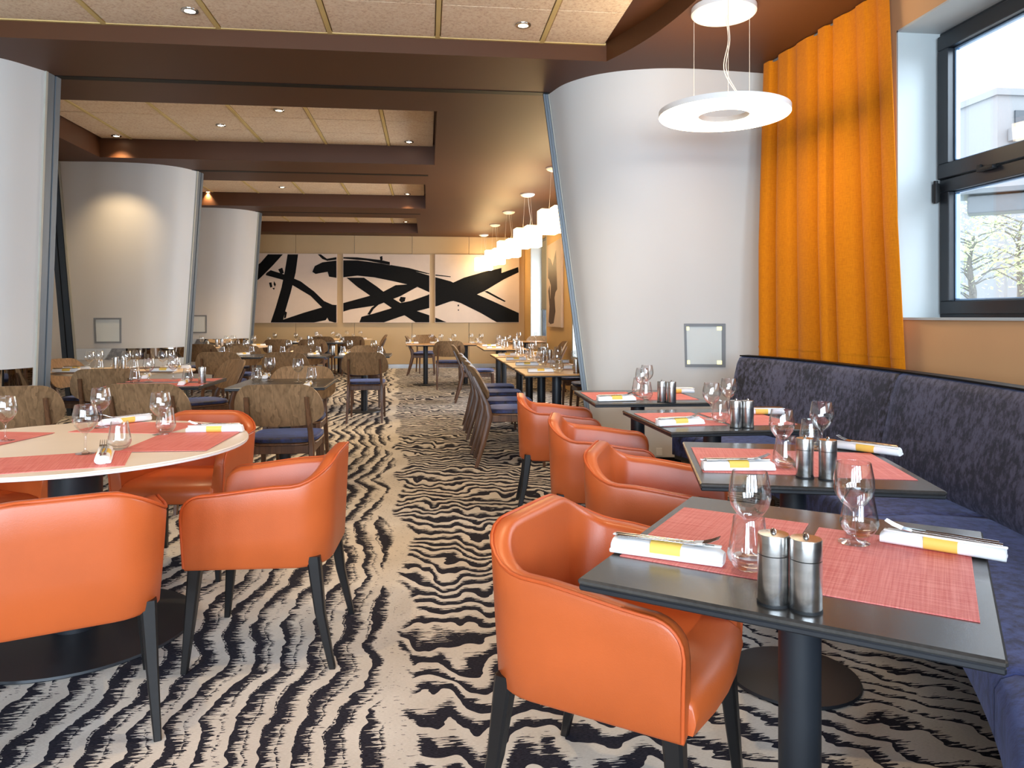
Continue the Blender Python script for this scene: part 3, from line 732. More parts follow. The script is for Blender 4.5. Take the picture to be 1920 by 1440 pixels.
# ================================================================ TABLES
def build_square_table():
    o = thing('dining_table', '', 'table', group='square dark tables')
    part('tabletop', MB().box((0, 0, .7435), (.70, .765, .013), r=.004, seg=1), M['stone'], o, 0)
    part('top_edge', MB().box((0, 0, .732), (.696, .761, .012), r=.003, seg=1), M['edge'], o, 0)
    part('pedestal', MB().lathe([(.044, .012), (.044, .72)], 24), M['black_metal'], o)
    part('mounting_plate', MB().box((0, 0, .72), (.36, .36, .014), r=.004, seg=1), M['black_metal'], o)
    part('base_disc', MB().lathe([(0, .0), (.218, 0), (.222, .004), (.218, .012), (.05, .016), (0, .016)], 40), M['black_metal'], o)
    return o
st = Proto(build_square_table)
D = math.radians
T = {}
T['T1'] = (.80, 1.52, D(-36.5)); T['T2'] = (1.27, 2.46, D(-15.5)); T['T3'] = (1.41, 3.55, D(1)); T['T4'] = (1.34, 4.62, D(-2))
T['L1'] = (-1.99, 5.98, 0); T['L2'] = (-1.08, 5.85, 0)
T['N1'] = (-2.42, 9.98, 0); T['N2'] = (-1.62, 9.98, 0); T['N3'] = (-.82, 9.98, 0)
T['K1'] = (-2.75, 14.95, 0); T['K2'] = (-1.95, 14.95, 0)
for i in range(4): T['R%d' % (i+1)] = (1.20, 6.80+.93*i, 0)
T['Q1'] = (1.22, 11.75, 0); T['Q2'] = (1.22, 12.65, 0)
T['X1'] = (-.02, 13.75, 0); T['X2'] = (.72, 13.8, 0); T['X3'] = (2.0, 14.9, 0)
TDESC = {'T1': 'first banquette table', 'T2': 'second banquette table', 'T3': 'third banquette table', 'T4': 'fourth banquette table', 'RT': 'white round table',
         'L1': 'dark table with red mats', 'L2': 'small dark aisle table', 'P0': 'pale oval table', 'N1': 'long dark tables, divider end', 'N2': 'long dark tables, middle', 'N3': 'long dark tables, aisle end',
         'P4': 'pale round table by the third divider', 'K1': 'dark table ahead of the first painting', 'K2': 'dark table ahead of the middle painting', 'P6': 'pale round table at the back wall',
         'R1': 'first joined window table', 'R2': 'second joined window table', 'R3': 'third joined window table', 'R4': 'fourth joined window table', 'Q1': 'fifth window table', 'Q2': 'sixth window table',
         'X1': 'cross table, free end', 'X2': 'cross table, window end', 'X3': 'corner window table'}
TLAB = {'T1': 'dark stone-look pedestal table nearest the camera on the banquette side', 'T2': 'dark stone-look table second along the blue banquette', 'T3': 'dark stone-look table third along the blue banquette', 'T4': 'dark stone-look table fourth along the banquette, before the white divider',
        'L1': 'square dark table with red mats behind the white round table', 'L2': 'small dark table without mats in the middle of the aisle', 'N1': 'dark table at the divider end of the long row midroom', 'N2': 'dark table in the middle of the long row midroom', 'N3': 'dark table at the aisle end of the long row midroom',
        'K1': 'dark table ahead of the first painting, beside the third divider', 'K2': 'dark table ahead of the middle painting', 'R1': 'first table of the joined window row, beside the leaning divider', 'R2': 'second table of the joined window row', 'R3': 'third table of the joined window row', 'R4': 'fourth table of the joined window row',
        'Q1': 'fifth window table past the gap in the row', 'Q2': 'sixth window table past the gap in the row', 'X1': 'cross table under the third painting, free aisle end', 'X2': 'cross table under the third painting, window end', 'X3': 'dark table in the window corner by the blind'}
for k in TLAB:
    x, y, a = T[k]; o = st((x, y, 0), a, TLAB[k])
    if k[0] in 'RQX':
        pass
# amber tops: the window row has warm wood-look tops
amber = None
for o in [q for q in COL.objects if q.get('category') == 'table' and ('window' in q['label'] or 'cross' in q['label'])]:
    for ch in o.children:
        if ch.name.startswith('tabletop'):
            if amber is None:
                amber = ch.data.copy(); amber.materials.clear(); amber.materials.append(M['amber_top'])
            ch.data = amber
# round tables
def round_table(name, x, y, r, lab, m_top, m_edge, base=.42, col=(.075, .058), sq=1.0):
    o = thing(name, lab, 'table', (x, y, 0))
    mb = MB().lathe([(0, .742), (r-.004, .742), (r, .746), (r-.002, .75), (0, .75)], 72); tb = MB().lathe([(0, .732), (r-.012, .732), (r-.002, .735), (r, .742), (0, .7425)], 72)
    for q in (mb, tb): q.v = [(p[0], p[1]*sq, p[2]) for p in q.v]
    part('tabletop', mb, m_top, o, 30); part('top_edge', tb, m_edge, o, 30)
    part('pedestal', MB().lathe([(col[1], .01), (col[1], .3), (col[0], .55), (col[0], .732)], 32), M['black_metal'], o, 30)
    part('base_disc', MB().lathe([(0, 0), (base-.004, 0), (base, .004), (base-.004, .012), (0, .014)], 56), M['black_metal'], o, 30)
    return o
CX, CY = -1.40, 3.16
round_table('round_table', CX, CY, .655, 'big white round table with red mats, orange tub chairs around it', M['white_top'], M['white_edge'], .45, (.096, .078))
T['RT'] = (CX, CY, 0); T['P0'] = (-2.83, 7.36, 0); T['P4'] = (dep(430, 12.6).x, dep(430, 12.6).y, 0); T['P6'] = (dep(637, 16.6).x, dep(637, 16.6).y, 0)
round_table('oval_table', T['P0'][0], T['P0'][1], .63, 'pale wood oval table with brown mats below the grey divider', M['pale_wood'], M['pale_wood'], .35, (.05, .05), .8)
round_table('round_table', T['P4'][0], T['P4'][1], .65, 'pale round table with brown mats by the third divider', M['pale_wood'], M['pale_wood'], .35, (.05, .05))
round_table('round_table', T['P6'][0], T['P6'][1], .72, 'pale round table against the back wall below the middle painting', M['pale_wood'], M['pale_wood'], .35, (.05, .05), .8)

# ---------------------------------------------------------------- place mats
ZTOP = .75
def mat_quad(pts, lab, m='red_mat', z=ZTOP):
    """a mat with its own corners on the table top"""
    c_ = sum((Vector(p) for p in pts), Vector())/4
    mb = MB(); n = 4
    V = [(p[0]-c_.x, p[1]-c_.y) for p in pts]
    mb.prism(V, 0, .0018)
    e = Vector(pts[1])-Vector(pts[0]); a = math.atan2(e.y, e.x)
    mb.xform(Matrix.Rotation(-a, 4, 'Z')); o = link('place_mat', mb.mesh('place_mat', M[m], 0), None, (c_.x, c_.y, z+.0003), a)
    return tag(o, lab, 'place mat', 'woven place mats')
def rect(cx, cy, a, l, w_):
    q = []
    for sx, sy in ((-1, -1), (1, -1), (1, 1), (-1, 1)):
        x, y = rot2(sx*l/2, sy*w_/2, a); q.append((cx+x, cy+y, 0))
    return q
def on(tk, x, y):
    X, Y, a = T[tk]; u, v = rot2(x, y, a); return Vector((X+u, Y+v, ZTOP))
def tmat(tk, x, y, l, w_, lab, m='red_mat', da=0):
    p = on(tk, x, y); mat_quad(rect(p.x, p.y, T[tk][2]+da, l, w_), lab, m)
for tk in ('T1', 'T2', 'T3', 'T4'):
    tmat(tk, -.172, .012, .31, .46, 'red woven mat on the aisle half of the '+TDESC[tk])
    tmat(tk, .165, -.01, .31, .46, 'red woven mat on the bench half of the '+TDESC[tk])
for ang, lab in ((-74, 'red woven mat before the square-on orange chair, white round table'), (-2, 'red woven mat before the profile orange chair, white round table'), (78, 'red woven mat on the far side of the white round table'), (168, 'red woven mat at the divider side of the white round table')):
    a = math.radians(ang); rr = .42
    mat_quad(rect(CX+rr*math.cos(a), CY+rr*math.sin(a), a+math.pi/2, .45, .32), lab, z=ZTOP+(.0022 if ang in (-2, 168) else 0))
tmat('L1', 0, -.2, .66, .26, 'red woven mat on the near half of the dark table behind the white round table')
tmat('L1', 0, .2, .66, .26, 'red woven mat on the far half of the dark table behind the white round table')
for k, (x, y) in enumerate(((-.3, -.28), (.32, -.26), (.02, .28))):
    tmat('P0', x, y, .40, .27, 'brown woven mat on the pale oval table, '+('divider end', 'aisle end', 'far side')[k], 'brown_mat', .2*k)
for k, (x, y) in enumerate(((-.3, -.2), (.28, -.2))): tmat('P4', x, y, .36, .27, 'brown woven mat on the pale table by the third divider, '+('divider half', 'aisle half')[k], 'brown_mat')
for k, (x, y) in enumerate(((-.3, -.2), (.3, -.2))): tmat('P6', x, y, .4, .27, 'brown woven mat on the back wall table, '+('divider half', 'aisle half')[k], 'brown_mat')

# ---------------------------------------------------------------- table ware
def build_wine():
    me = MB().lathe([(.0, .0008), (.032, .001), (.0335, .0022), (.020, .0045), (.006, .010), (.0042, .02), (.0040, .05), (.0048, .068), (.010, .077), (.026, .090), (.0385, .108), (.0435, .126), (.0425, .146), (.0365, .178), (.0352, .1815), (.0342, .180),
                     (.0352, .178), (.0411, .146), (.0421, .126), (.0372, .109), (.025, .092), (.008, .081), (0, .079)], 28).mesh('wine_glass', M['glass'], 60)
    return tag(link('wine_glass', me), '', 'wine glass', 'stemmed wine glasses')
def build_tumbler():
    me = MB().lathe([(0, .001), (.022, .001), (.029, .004), (.0395, .020), (.0425, .030), (.0405, .044), (.033, .085), (.0302, .105), (.0295, .1062), (.0288, .105), (.0317, .085), (.0392, .044), (.041, .031), (.037, .022), (.026, .012), (0, .010)], 28).mesh('tumbler', M['glass'], 60)
    return tag(link('tumbler', me), '', 'tumbler', 'water tumblers')
def build_shaker():
    o = thing('shaker', '', 'salt shaker', group='steel salt and pepper mills')
    part('body', MB().lathe([(.0265, .004), (.0270, .006), (.0270, .088)], 28), M['steel'], o, 40)
    part('cap', MB().lathe([(.0270, .0895), (.0270, .122), (.0262, .1245), (.010, .126), (.0, .1262)], 28), M['steel'], o, 40)
    part('foot_ring', MB().lathe([(.0278, 0), (.0278, .0045), (.02, .0045)], 28), M['rubber'], o, 40)
    part('knob', MB().lathe([(.0045, .125), (.0055, .129), (.003, .133), (0, .1335)], 14), M['cutlery'], o, 40)
    return o
def build_napkin():
    o = thing('napkin_roll', '', 'napkin', group='rolled white napkins with yellow bands')
    def sec(x, w_, h, wob=0):
        q = []
        for i in range(16):
            t = 2*math.pi*i/16; c_, s_ = math.cos(t), math.sin(t)
            q.append((x, math.copysign(abs(c_)**.75, c_)*w_/2+wob*.3, h/2+math.copysign(abs(s_)**.8, s_)*h/2+.0005))
        return q
    prof = [(-.118, .040, .022), (-.115, .047, .028), (-.06, .047, .030), (-.03, .044, .028), (.03, .044, .028), (.06, .048, .030), (.105, .050, .030), (.118, .043, .022)]
    part('cloth', MB().grid([sec(*q) for q in prof], cv=True, caps=True), M['napkin'], o, 55)
    part('cloth_fold', MB().box((.0, -.020, .006), (.238, .018, .010), r=.004).box((-.005, .012, .031), (.232, .012, .004), r=.0015, seg=1), M['napkin'], o, 55)
    part('paper_band', MB().grid([sec(-.032, .0475, .0315), sec(.032, .0475, .0315)], cv=True, caps=True), M['band'], o, 55)
    part('band_print', MB().box((-.008, -.004, .0322), (.03, .002, .0004)).box((-.004, .002, .0322), (.02, .002, .0004)), M['band_text'], o, 0)
    fk = MB().bar([(-.112, .004, .034), (-.03, .004, .035), (.03, .004, .035)], [(.004, .009), (.004, .006), (.004, .005)])
    fk = MB().tube([(-.112, .006, .0335), (-.06, .006, .035), (.04, .006, .0355), (.055, .006, .036)], [.0045, .003, .0025, .003], 8)
    fk.add([(.055, -.006, .036), (.055, .018, .036), (.075, .018, .039), (.075, -.006, .039), (.055, -.006, .0345), (.055, .018, .0345), (.075, .018, .0375), (.075, -.006, .0375)], [(0, 1, 2, 3), (7, 6, 5, 4), (0, 4, 5, 1), (1, 5, 6, 2), (2, 6, 7, 3), (3, 7, 4, 0)])
    for q in range(4): fk.tube([(.074, -.0045+.007*q, .038), (.092, -.0045+.007*q, .044), (.108, -.0045+.007*q, .052)], [.0016, .0014, .0008], 5)
    part('fork', fk, M['cutlery'], o, 50)
    kn = MB().tube([(-.105, -.008, .0335), (-.02, -.008, .0355), (.03, -.008, .0355)], [.005, .0035, .003], 8)
    kn.add([(.03, -.013, .035), (.03, -.003, .035), (.098, -.004, .037), (.10, -.012, .037), (.03, -.013, .0362), (.03, -.003, .0362), (.098, -.004, .038), (.10, -.012, .038)], [(0, 3, 2, 1), (4, 5, 6, 7), (0, 1, 5, 4), (1, 2, 6, 5), (2, 3, 7, 6), (3, 0, 4, 7)])
    part('knife', kn, M['cutlery'], o, 50)
    return o
def single(build):
    st_ = {}
    def f_(loc, rz, lab):
        if 'o' not in st_: st_['o'] = build(); o = st_['o']
        else: o = st_['o'].copy(); COL.objects.link(o)
        o.location = loc; o.rotation_euler = (0, 0, rz); o['label'] = lab; return o
    return f_
wine, tumb, shak, napk = single(build_wine), single(build_tumbler), Proto(build_shaker), Proto(build_napkin)
ZM = ZTOP+.0022
def G(kind, tk, where, pos, a=0, z=None):
    p = Vector(pos)
    noun = {'w': 'stemmed wine glass', 't': 'clear water tumbler', 's': 'brushed steel mill', 'n': 'white napkin roll with yellow band'}[kind]
    lab = '%s, %s, %s' % (noun, where, TDESC[tk])
    z = ZM if z is None else z
    {'w': wine, 't': tumb, 's': shak, 'n': napk}[kind]((p.x, p.y, z), a, lab)
def A2(px1, py1, px2, py2):
    p, q = at(px1, py1, .76), at(px2, py2, .76); return (p+q)/2, math.atan2(q.y-p.y, q.x-p.x)
P_ = lambda x, y: at(x, y, ZTOP)
# first banquette table
G('w', 'T1', 'aisle side', P_(1406, 1046)); G('t', 'T1', 'aisle side', P_(1404, 1070)); G('w', 'T1', 'bench side', P_(1601, 1020)); G('t', 'T1', 'bench side', P_(1611, 1006))
G('s', 'T1', 'the one nearer the aisle', P_(1450, 1131), z=ZTOP); G('s', 'T1', 'the one nearer the bench', P_(1511, 1143), z=ZTOP)
p, a = A2(1143, 1022, 1366, 1052); G('n', 'T1', 'aisle side', p, a); p, a = A2(1888, 1046, 1652, 1008); G('n', 'T1', 'bench side', p, a)
# second
G('w', 'T2', 'aisle side', P_(1466, 866)); G('t', 'T2', 'aisle side', P_(1473, 878)); G('w', 'T2', 'bench side', P_(1541, 844)); G('t', 'T2', 'bench side', P_(1519, 838))
G('s', 'T2', 'the one nearer the aisle', P_(1509, 895), z=ZTOP); G('s', 'T2', 'the one nearer the bench', P_(1552, 899), z=ZTOP)
p, a = A2(1311, 876, 1455, 876); G('n', 'T2', 'aisle side', p, a); p, a = A2(1690, 852, 1565, 836); G('n', 'T2', 'bench side', p, a)
# third
G('w', 'T3', 'aisle side', P_(1334, 788)); G('t', 'T3', 'aisle side', P_(1351, 793)); G('w', 'T3', 'bench side', P_(1366, 775))
G('s', 'T3', 'the one nearer the aisle', P_(1380, 802), z=ZTOP); G('s', 'T3', 'the one nearer the bench', P_(1402, 802), z=ZTOP)
p, a = A2(1222, 796, 1326, 791); G('n', 'T3', 'aisle side', p, a); p, a = A2(1462, 774, 1390, 774); G('n', 'T3', 'bench side', p, a)
# fourth
G('w', 'T4', 'aisle side', P_(1204, 745)); G('t', 'T4', 'aisle side', P_(1211, 749)); G('w', 'T4', 'bench side', P_(1213, 736)); G('t', 'T4', 'bench side', P_(1197, 739))
G('s', 'T4', 'the one nearer the aisle', P_(1241, 754), z=ZTOP); G('s', 'T4', 'the one nearer the bench', P_(1259, 755), z=ZTOP)
p, a = A2(1112, 750, 1198, 748); G('n', 'T4', 'aisle side', p, a); p, a = A2(1295, 735, 1240, 735); G('n', 'T4', 'bench side', p, a)
# white round table
G('w', 'RT', 'cut by the picture edge', P_(10, 828)); G('w', 'RT', 'in front, beside the tumbler', P_(160, 852)); G('w', 'RT', 'far side behind the others', P_(189, 803)); G('w', 'RT', 'aisle side', P_(301, 816))
G('t', 'RT', 'in front by the napkin', P_(224, 843)); G('t', 'RT', 'aisle side', P_(311, 811))
p, a = A2(202, 835, 186, 880); G('n', 'RT', 'pointing at the camera', p, a+math.pi); p, a = A2(280, 785, 190, 796); G('n', 'RT', 'far side', p, a); p, a = A2(466, 806, 340, 808); G('n', 'RT', 'aisle edge', p, a)
# dark table with red mats
G('t', 'L1', 'divider half', P_(253, 718)); G('w', 'L1', 'divider half', P_(279, 716)); G('w', 'L1', 'aisle half', P_(325, 712)); G('t', 'L1', 'aisle half', P_(352, 716)); G('s', 'L1', 'aisle edge', P_(379, 719), z=ZTOP)
p, a = A2(281, 703, 268, 710); G('n', 'L1', 'divider half', p, a); p, a = A2(358, 711, 330, 726); G('n', 'L1', 'aisle half', p, a)
# small dark aisle table
G('t', 'L2', 'divider half', P_(481, 716)); G('w', 'L2', 'divider half', P_(506, 714)); G('w', 'L2', 'aisle half', P_(559, 717)); G('t', 'L2', 'aisle half', P_(584, 715))
p, a = A2(584, 717, 570, 729); G('n', 'L2', 'aisle half', p, a); p, a = A2(503, 704, 496, 709); G('n', 'L2', 'divider half', p, a)
def Lc(tk, kind, where, x, y, a=0, z=None): G(kind, tk, where, on(tk, x, y), a, z)
# pale oval table
for k, (x, y, wh) in enumerate(((-.30, -.02, 'first cluster, front'), (-.27, .10, 'first cluster, back'), (.02, .0, 'middle, front'), (.06, .14, 'middle, back'), (.36, -.04, 'aisle end, front'), (.38, .10, 'aisle end, back'))): Lc('P0', 'w', wh, x, y)
for x, y, wh in ((-.16, .2, 'first cluster, back'), (-.2, -.06, 'first cluster, aisle side'), (.12, -.08, 'middle'), (.46, .04, 'aisle end')): Lc('P0', 't', wh, x, y)
Lc('P0', 's', 'the darker one', -.09, .04, z=ZTOP); Lc('P0', 's', 'the one beside it', -.03, .07, z=ZTOP)
Lc('P0', 'n', 'divider end, front', -.42, -.2, .1); Lc('P0', 'n', 'divider end, back', -.45, .06, .1); Lc('P0', 'n', 'aisle end, front', .42, -.2, .0); Lc('P0', 'n', 'aisle end, back', .42, .2, .0)
# long dark tables, placed from the picture
for px, kind, tk, wh in ((417, 't', 'N1', 'first'), (430, 'w', 'N1', 'first'), (461, 'w', 'N1', 'second'), (472, 't', 'N1', 'second'), (530, 't', 'N2', 'first'), (542, 'w', 'N2', 'first'), (583, 'w', 'N2', 'second'), (597, 't', 'N2', 'second'), (643, 't', 'N3', 'first'), (656, 'w', 'N3', 'first'), (701, 'w', 'N3', 'second'), (713, 't', 'N3', 'second')):
    G(kind, tk, wh+' place', P_(px, 664.5 if kind == 't' else 663.5))
for px, tk in ((506, 'N1'), (624, 'N2')): G('s', tk, 'alone at the joint', P_(px, 666), z=ZTOP)
for px, tk, wh in ((456, 'N1', 'second place'), (541, 'N2', 'first place'), (588, 'N2', 'second place'), (646, 'N3', 'first place'), (708, 'N3', 'second place')): G('n', tk, wh, P_(px, 666), 1.2)
# further tables
def sett(tk, w_, t_, n_, s_):
    for wh, x, y in w_: Lc(tk, 'w', wh, x, y)
    for wh, x, y in t_: Lc(tk, 't', wh, x, y)
    for wh, x, y, a in n_: Lc(tk, 'n', wh, x, y, a)
    for wh, x, y in s_: Lc(tk, 's', wh, x, y, z=ZTOP)
sett('P4', [('divider half', -.42, -.1), ('middle front', -.02, -.1), ('middle back', .04, .1), ('aisle half', .42, -.08)], [('divider half', -.3, -.22), ('beside the mills', .14, .0), ('aisle half', .32, -.2)], [('divider half', -.5, -.3, 0), ('aisle front', .36, -.36, 0), ('aisle back', .46, .1, 0)], [('darker one', -.2, -.02), ('brighter one', -.12, -.02)])
sett('K1', [('first', -.2, 0), ('second', .2, 0)], [('first', -.3, -.05), ('second', .3, -.05)], [('first', -.2, -.2, 1.2), ('second', .25, -.2, 1.2)], [])
sett('K2', [('first', -.2, 0), ('second', .2, 0)], [('first', -.3, -.05), ('second', .3, -.05)], [('first', -.2, -.2, 1.2), ('second', .25, -.2, 1.2)], [('alone', -.36, 0)])
sett('P6', [('first of four', -.5, -.1), ('second of four', -.15, 0), ('third of four', .15, .05), ('last of four', .45, .05)], [('divider half', -.4, -.1), ('middle', .02, -.1), ('aisle half', .3, -.05)], [('divider half', -.45, -.3, 0), ('aisle half', .5, -.25, 0)], [])
for i in range(4):
    sett('R%d' % (i+1), [('aisle side', .0, -.02), ('window side', .2, .12)], [('aisle side', -.0, -.14), ('window side', .01, .2)], [('aisle side', -.17, -.12, .03), ('window side', .22, .22, 3.1)], [('darker one', .14, -.22), ('brighter one', .21, -.22)] if i in (0, 2) else [])
sett('Q1', [('aisle side', .0, -.02), ('window side', .2, .12)], [('aisle side', .02, -.14), ('window side', .01, .2)], [('aisle side', -.17, -.12, .03)], [('darker one', .14, -.22), ('brighter one', .21, -.22)])
sett('Q2', [('aisle side', .0, -.02), ('window side', .2, .12)], [('aisle side', .02, -.14), ('window side', .01, .2)], [('aisle side', -.17, -.12, .03)], [])
sett('X1', [('first', -.22, 0), ('second', .1, .1), ('third', .28, -.05)], [('first', -.3, -.12), ('second', .2, -.1)], [('first', -.25, .2, .2), ('second', .2, .22, .1)], [])
sett('X2', [('first', -.22, 0), ('second', .1, .1), ('third', .28, -.05)], [('first', -.3, -.12), ('second', .2, -.1)], [('first', -.25, .2, .2), ('second', .2, .22, .1)], [])
sett('X3', [('first', -.15, 0), ('second', .2, 0)], [], [], [])

# ================================================================ BANQUETTE
def build_banquette():
    Fp = catmull([(1.66, 4.90, 0), (1.76, 4.55, 0), (1.80, 4.1, 0), (1.80, 3.6, 0), (1.75, 3.05, 0), (1.65, 2.5, 0), (1.50, 2.0, 0), (1.22, 1.46, 0), (.92, 1.08, 0), (.62, .82, 0)], 8)
    n = len(Fp); Nn = []
    for i in range(n):
        t_ = Fp[min(i+1, n-1)]-Fp[max(i-1, 0)]; nn = Vector((-t_.y, t_.x, 0)).normalized()
        if nn.x < 0: nn = -nn
        Nn.append(nn)
    o = thing('banquette', 'long curved banquette in mottled blue velvet below the curtain and window', 'banquette', (1.9, 3.2, 0)); off = Vector((-1.9, -3.2, 0))
    def loft(i0, i1, prof, nm, mat, gap=.004):
        rows = []
        for i in range(i0, i1+1):
            sh = Vector((0, 0, 0))
            if i == i0: sh = (Fp[i+1]-Fp[i]).normalized()*gap
            if i == i1: sh = (Fp[i-1]-Fp[i]).normalized()*gap
            rows.append([Fp[i]+Nn[i]*d_+Vector((0, 0, z_))+off+sh for d_, z_ in prof])
        def shrink(r, k):
            c_ = sum(r, Vector())/len(r); return [c_+(p-c_)*k for p in r]
        rows = [shrink(rows[0], .94)]+rows+[shrink(rows[-1], .94)]
        e0 = (rows[1][0]-rows[2][0]).normalized()*.006; e1 = (rows[-2][0]-rows[-3][0]).normalized()*.006
        rows[0] = [p+e0 for p in rows[0]]; rows[-1] = [p+e1 for p in rows[-1]]
        return part(nm, MB().grid(rows, cv=True, caps=True), mat, o, 50)
    seat = [(.0, .32), (.0, .43), (.012, .455), (.04, .47), (.25, .478), (.50, .470), (.54, .46), (.54, .32)]
    back = [(.50, .44), (.47, .50), (.475, .60), (.52, .80), (.555, .93), (.575, .965), (.60, .975), (.645, .97), (.66, .95), (.64, .44)]
    for a_, b_ in ((0, 16), (16, 36), (36, 55), (55, n-1)): loft(a_, b_, seat, 'seat_cushion', M['banq_seat'])
    for a_, b_ in ((0, 25), (25, 52), (52, n-1)): loft(a_, b_, back, 'back_cushion', M['banq_back'])
    loft(0, n-1, [(.58, .975), (.58, .984), (.66, .984), (.66, .97)], 'back_trim', M['slot'])
    loft(0, n-1, [(.02, .29), (.02, .32), (.62, .32), (.62, .29)], 'seat_frame', M['black_wood'])
    loft(0, n-1, [(.655, .0), (.655, .95), (.675, .95), (.675, 0)], 'back_board', M['black_wood'])
    for i in (1, 18, 37, 52, 66):
        p = Fp[i]+Nn[i]*.10+off
        part('leg', MB().box((p.x, p.y, .145), (.05, .09, .29), math.atan2(Nn[i].y, Nn[i].x), r=.004, seg=1), M['walnut_frame'], o, 0)
    return o
build_banquette()

# ================================================================ CURTAIN
def build_curtain():
    o = thing('curtain', 'floor-length ochre yellow curtain hanging between divider and window', 'curtain', (2.62, 4.8, 0)); off = Vector((-2.62, -4.8, 0))
    n = 150; zs = [.93, .97, 1.02, 1.035, 1.05, 1.4, 1.8, 2.2, 2.6, 2.9, 3.1, CEIL-.005]
    A, B = Vector((2.60, 5.42, 0)), Vector((2.71, 3.92, 0)); rows = []
    for z in zs:
        q = 1-(z-.93)/2.27; row = []
        for i in range(n):
            t = i/(n-1); tt = t+.018*math.sin(t*9+1)+.01*math.sin(t*23)
            p = A.lerp(B+Vector((.0, -.05+.20*(1-q), 0)), t)
            ph = tt*2*math.pi*6.4+.5*math.sin(t*7)
            amp = (.014+.046*min(1, q*1.6))*(.75+.35*math.sin(t*13+.6))
            wv = math.sin(ph)+.32*math.sin(2*ph+.8)+.15*math.sin(.5*ph+2)
            row.append(p+Vector((-wv*amp-.02, .012*math.sin(2*ph+1.5*q), z-p.z))+off)
        rows.append(row)
    back = [[p+Vector((.004, 0, 0)) for p in r_] for r_ in rows]
    mb = MB().grid(rows).grid(back).grid([rows[0], back[0]]).grid([rows[-1], back[-1]]).grid([[r_[0] for r_ in rows], [r_[0] for r_ in back]]).grid([[r_[-1] for r_ in rows], [r_[-1] for r_ in back]])
    part('cloth', mb, M['curtain'], o, 60)
    hem = [[p+Vector((-.0025, 0, 0)) for p in rows[k]] for k in (2, 3)]
    part('hem', MB().grid(hem), M['curtain'], o, 60)
    part('track', MB().tube([(A.x+off.x, A.y+off.y, CEIL-.012), (B.x+off.x, B.y+off.y+.2, CEIL-.012)], .01, 8), M['alu'], o)
build_curtain()

# ================================================================ PAINTINGS
def clip(poly, x0, x1, y0, y1):
    for ax, lim, sg in ((0, x0, 1), (0, x1, -1), (1, y0, 1), (1, y1, -1)):
        out = []
        for i in range(len(poly)):
            p, q = poly[i-1], poly[i]; ip, iq = (p[ax]-lim)*sg >= 0, (q[ax]-lim)*sg >= 0
            if ip != iq:
                t = (lim-p[ax])/(q[ax]-p[ax]); out.append((p[0]+(q[0]-p[0])*t, p[1]+(q[1]-p[1])*t))
            if iq: out.append(q)
        poly = out
        if len(poly) < 3: return []
    return poly
STROKES = [
 [(222,148),(285,148),(270,260),(240,380),(205,500),(190,565),(118,565),(150,470),(185,350),(205,250)],
 [(105,148),(195,148),(130,220),(60,290),(5,335),(5,240),(60,200)],
 [(95,262),(120,245),(200,270),(300,312),(380,372),(440,430),(490,452),(525,455),(525,565),(470,550),(430,470),(360,400),(280,352),(200,305),(90,275)],
 [(118,565),(200,540),(320,500),(430,468),(520,452),(700,403),(800,372),(870,335),(950,330),(1000,345),(900,400),(760,455),(600,480),(520,505),(460,530),(450,545),(350,565)],
 [(370,255),(385,220),(430,198),(520,186),(640,186),(780,204),(920,232),(1060,274),(1200,312),(1330,378),(1450,430),(1615,505),(1615,565),(1490,565),(1380,502),(1260,442),(1200,425),(1130,404),(1000,345),(860,312),(740,288),(640,278),(520,292),(470,284),(462,255),(420,262),(390,268)],
 [(450,178),(520,166),(640,168),(780,184),(835,196),(835,214),(700,188),(560,176),(470,188)],
 [(575,290),(680,290),(760,345),(840,408),(960,478),(1080,518),(1195,565),(1000,565),(930,520),(880,495),(800,440),(720,400),(640,345)],
 [(650,565),(665,525),(740,505),(840,475),(880,445),(960,430),(1060,395),(1160,345),(1280,290),(1400,255),(1505,232),(1505,262),(1605,226),(1608,258),(1520,300),(1400,372),(1290,420),(1200,432),(1120,460),(1000,490),(880,530),(780,565)],
 [(840,214),(950,232),(1060,262),(1060,268),(940,242),(840,222)], [(1000,250),(1100,270),(1200,282),(1200,287),(1100,277)],
 [(700,510),(725,470),(765,442),(772,448),(738,478),(716,512)], [(400,148),(418,148),(470,186),(462,190),(430,178)], [(775,165),(790,160),(792,182),(770,200),(778,185)],
 [(110,320),(125,318),(130,345),(118,350)], [(140,310),(152,330),(146,345),(138,330)], [(130,352),(145,350),(140,364)], [(165,240),(190,230),(200,262),(180,270)],
 [(1242,452),(1250,452),(1250,462),(1242,462)], [(1243,481),(1250,481),(1250,488),(1243,488)], [(205,490),(218,498),(212,530),(200,535)],
 [(1400,372),(1420,370),(1530,430),(1525,436),(1480,415)], [(900,405),(930,408),(925,432),(905,440),(890,425)]]
YP = 18.10
def wp(x, y):
    px, py = 470+x/3.2, 430+y/3.2; d0 = Vector((sY, cY, 0)); r0 = Vector((cY, -sY, 0)); v = d0+r0*((px-960)/FPX); t_ = YP/v.y
    return (v.x*t_, EYE+(HORIZON-py)/FPX*t_)
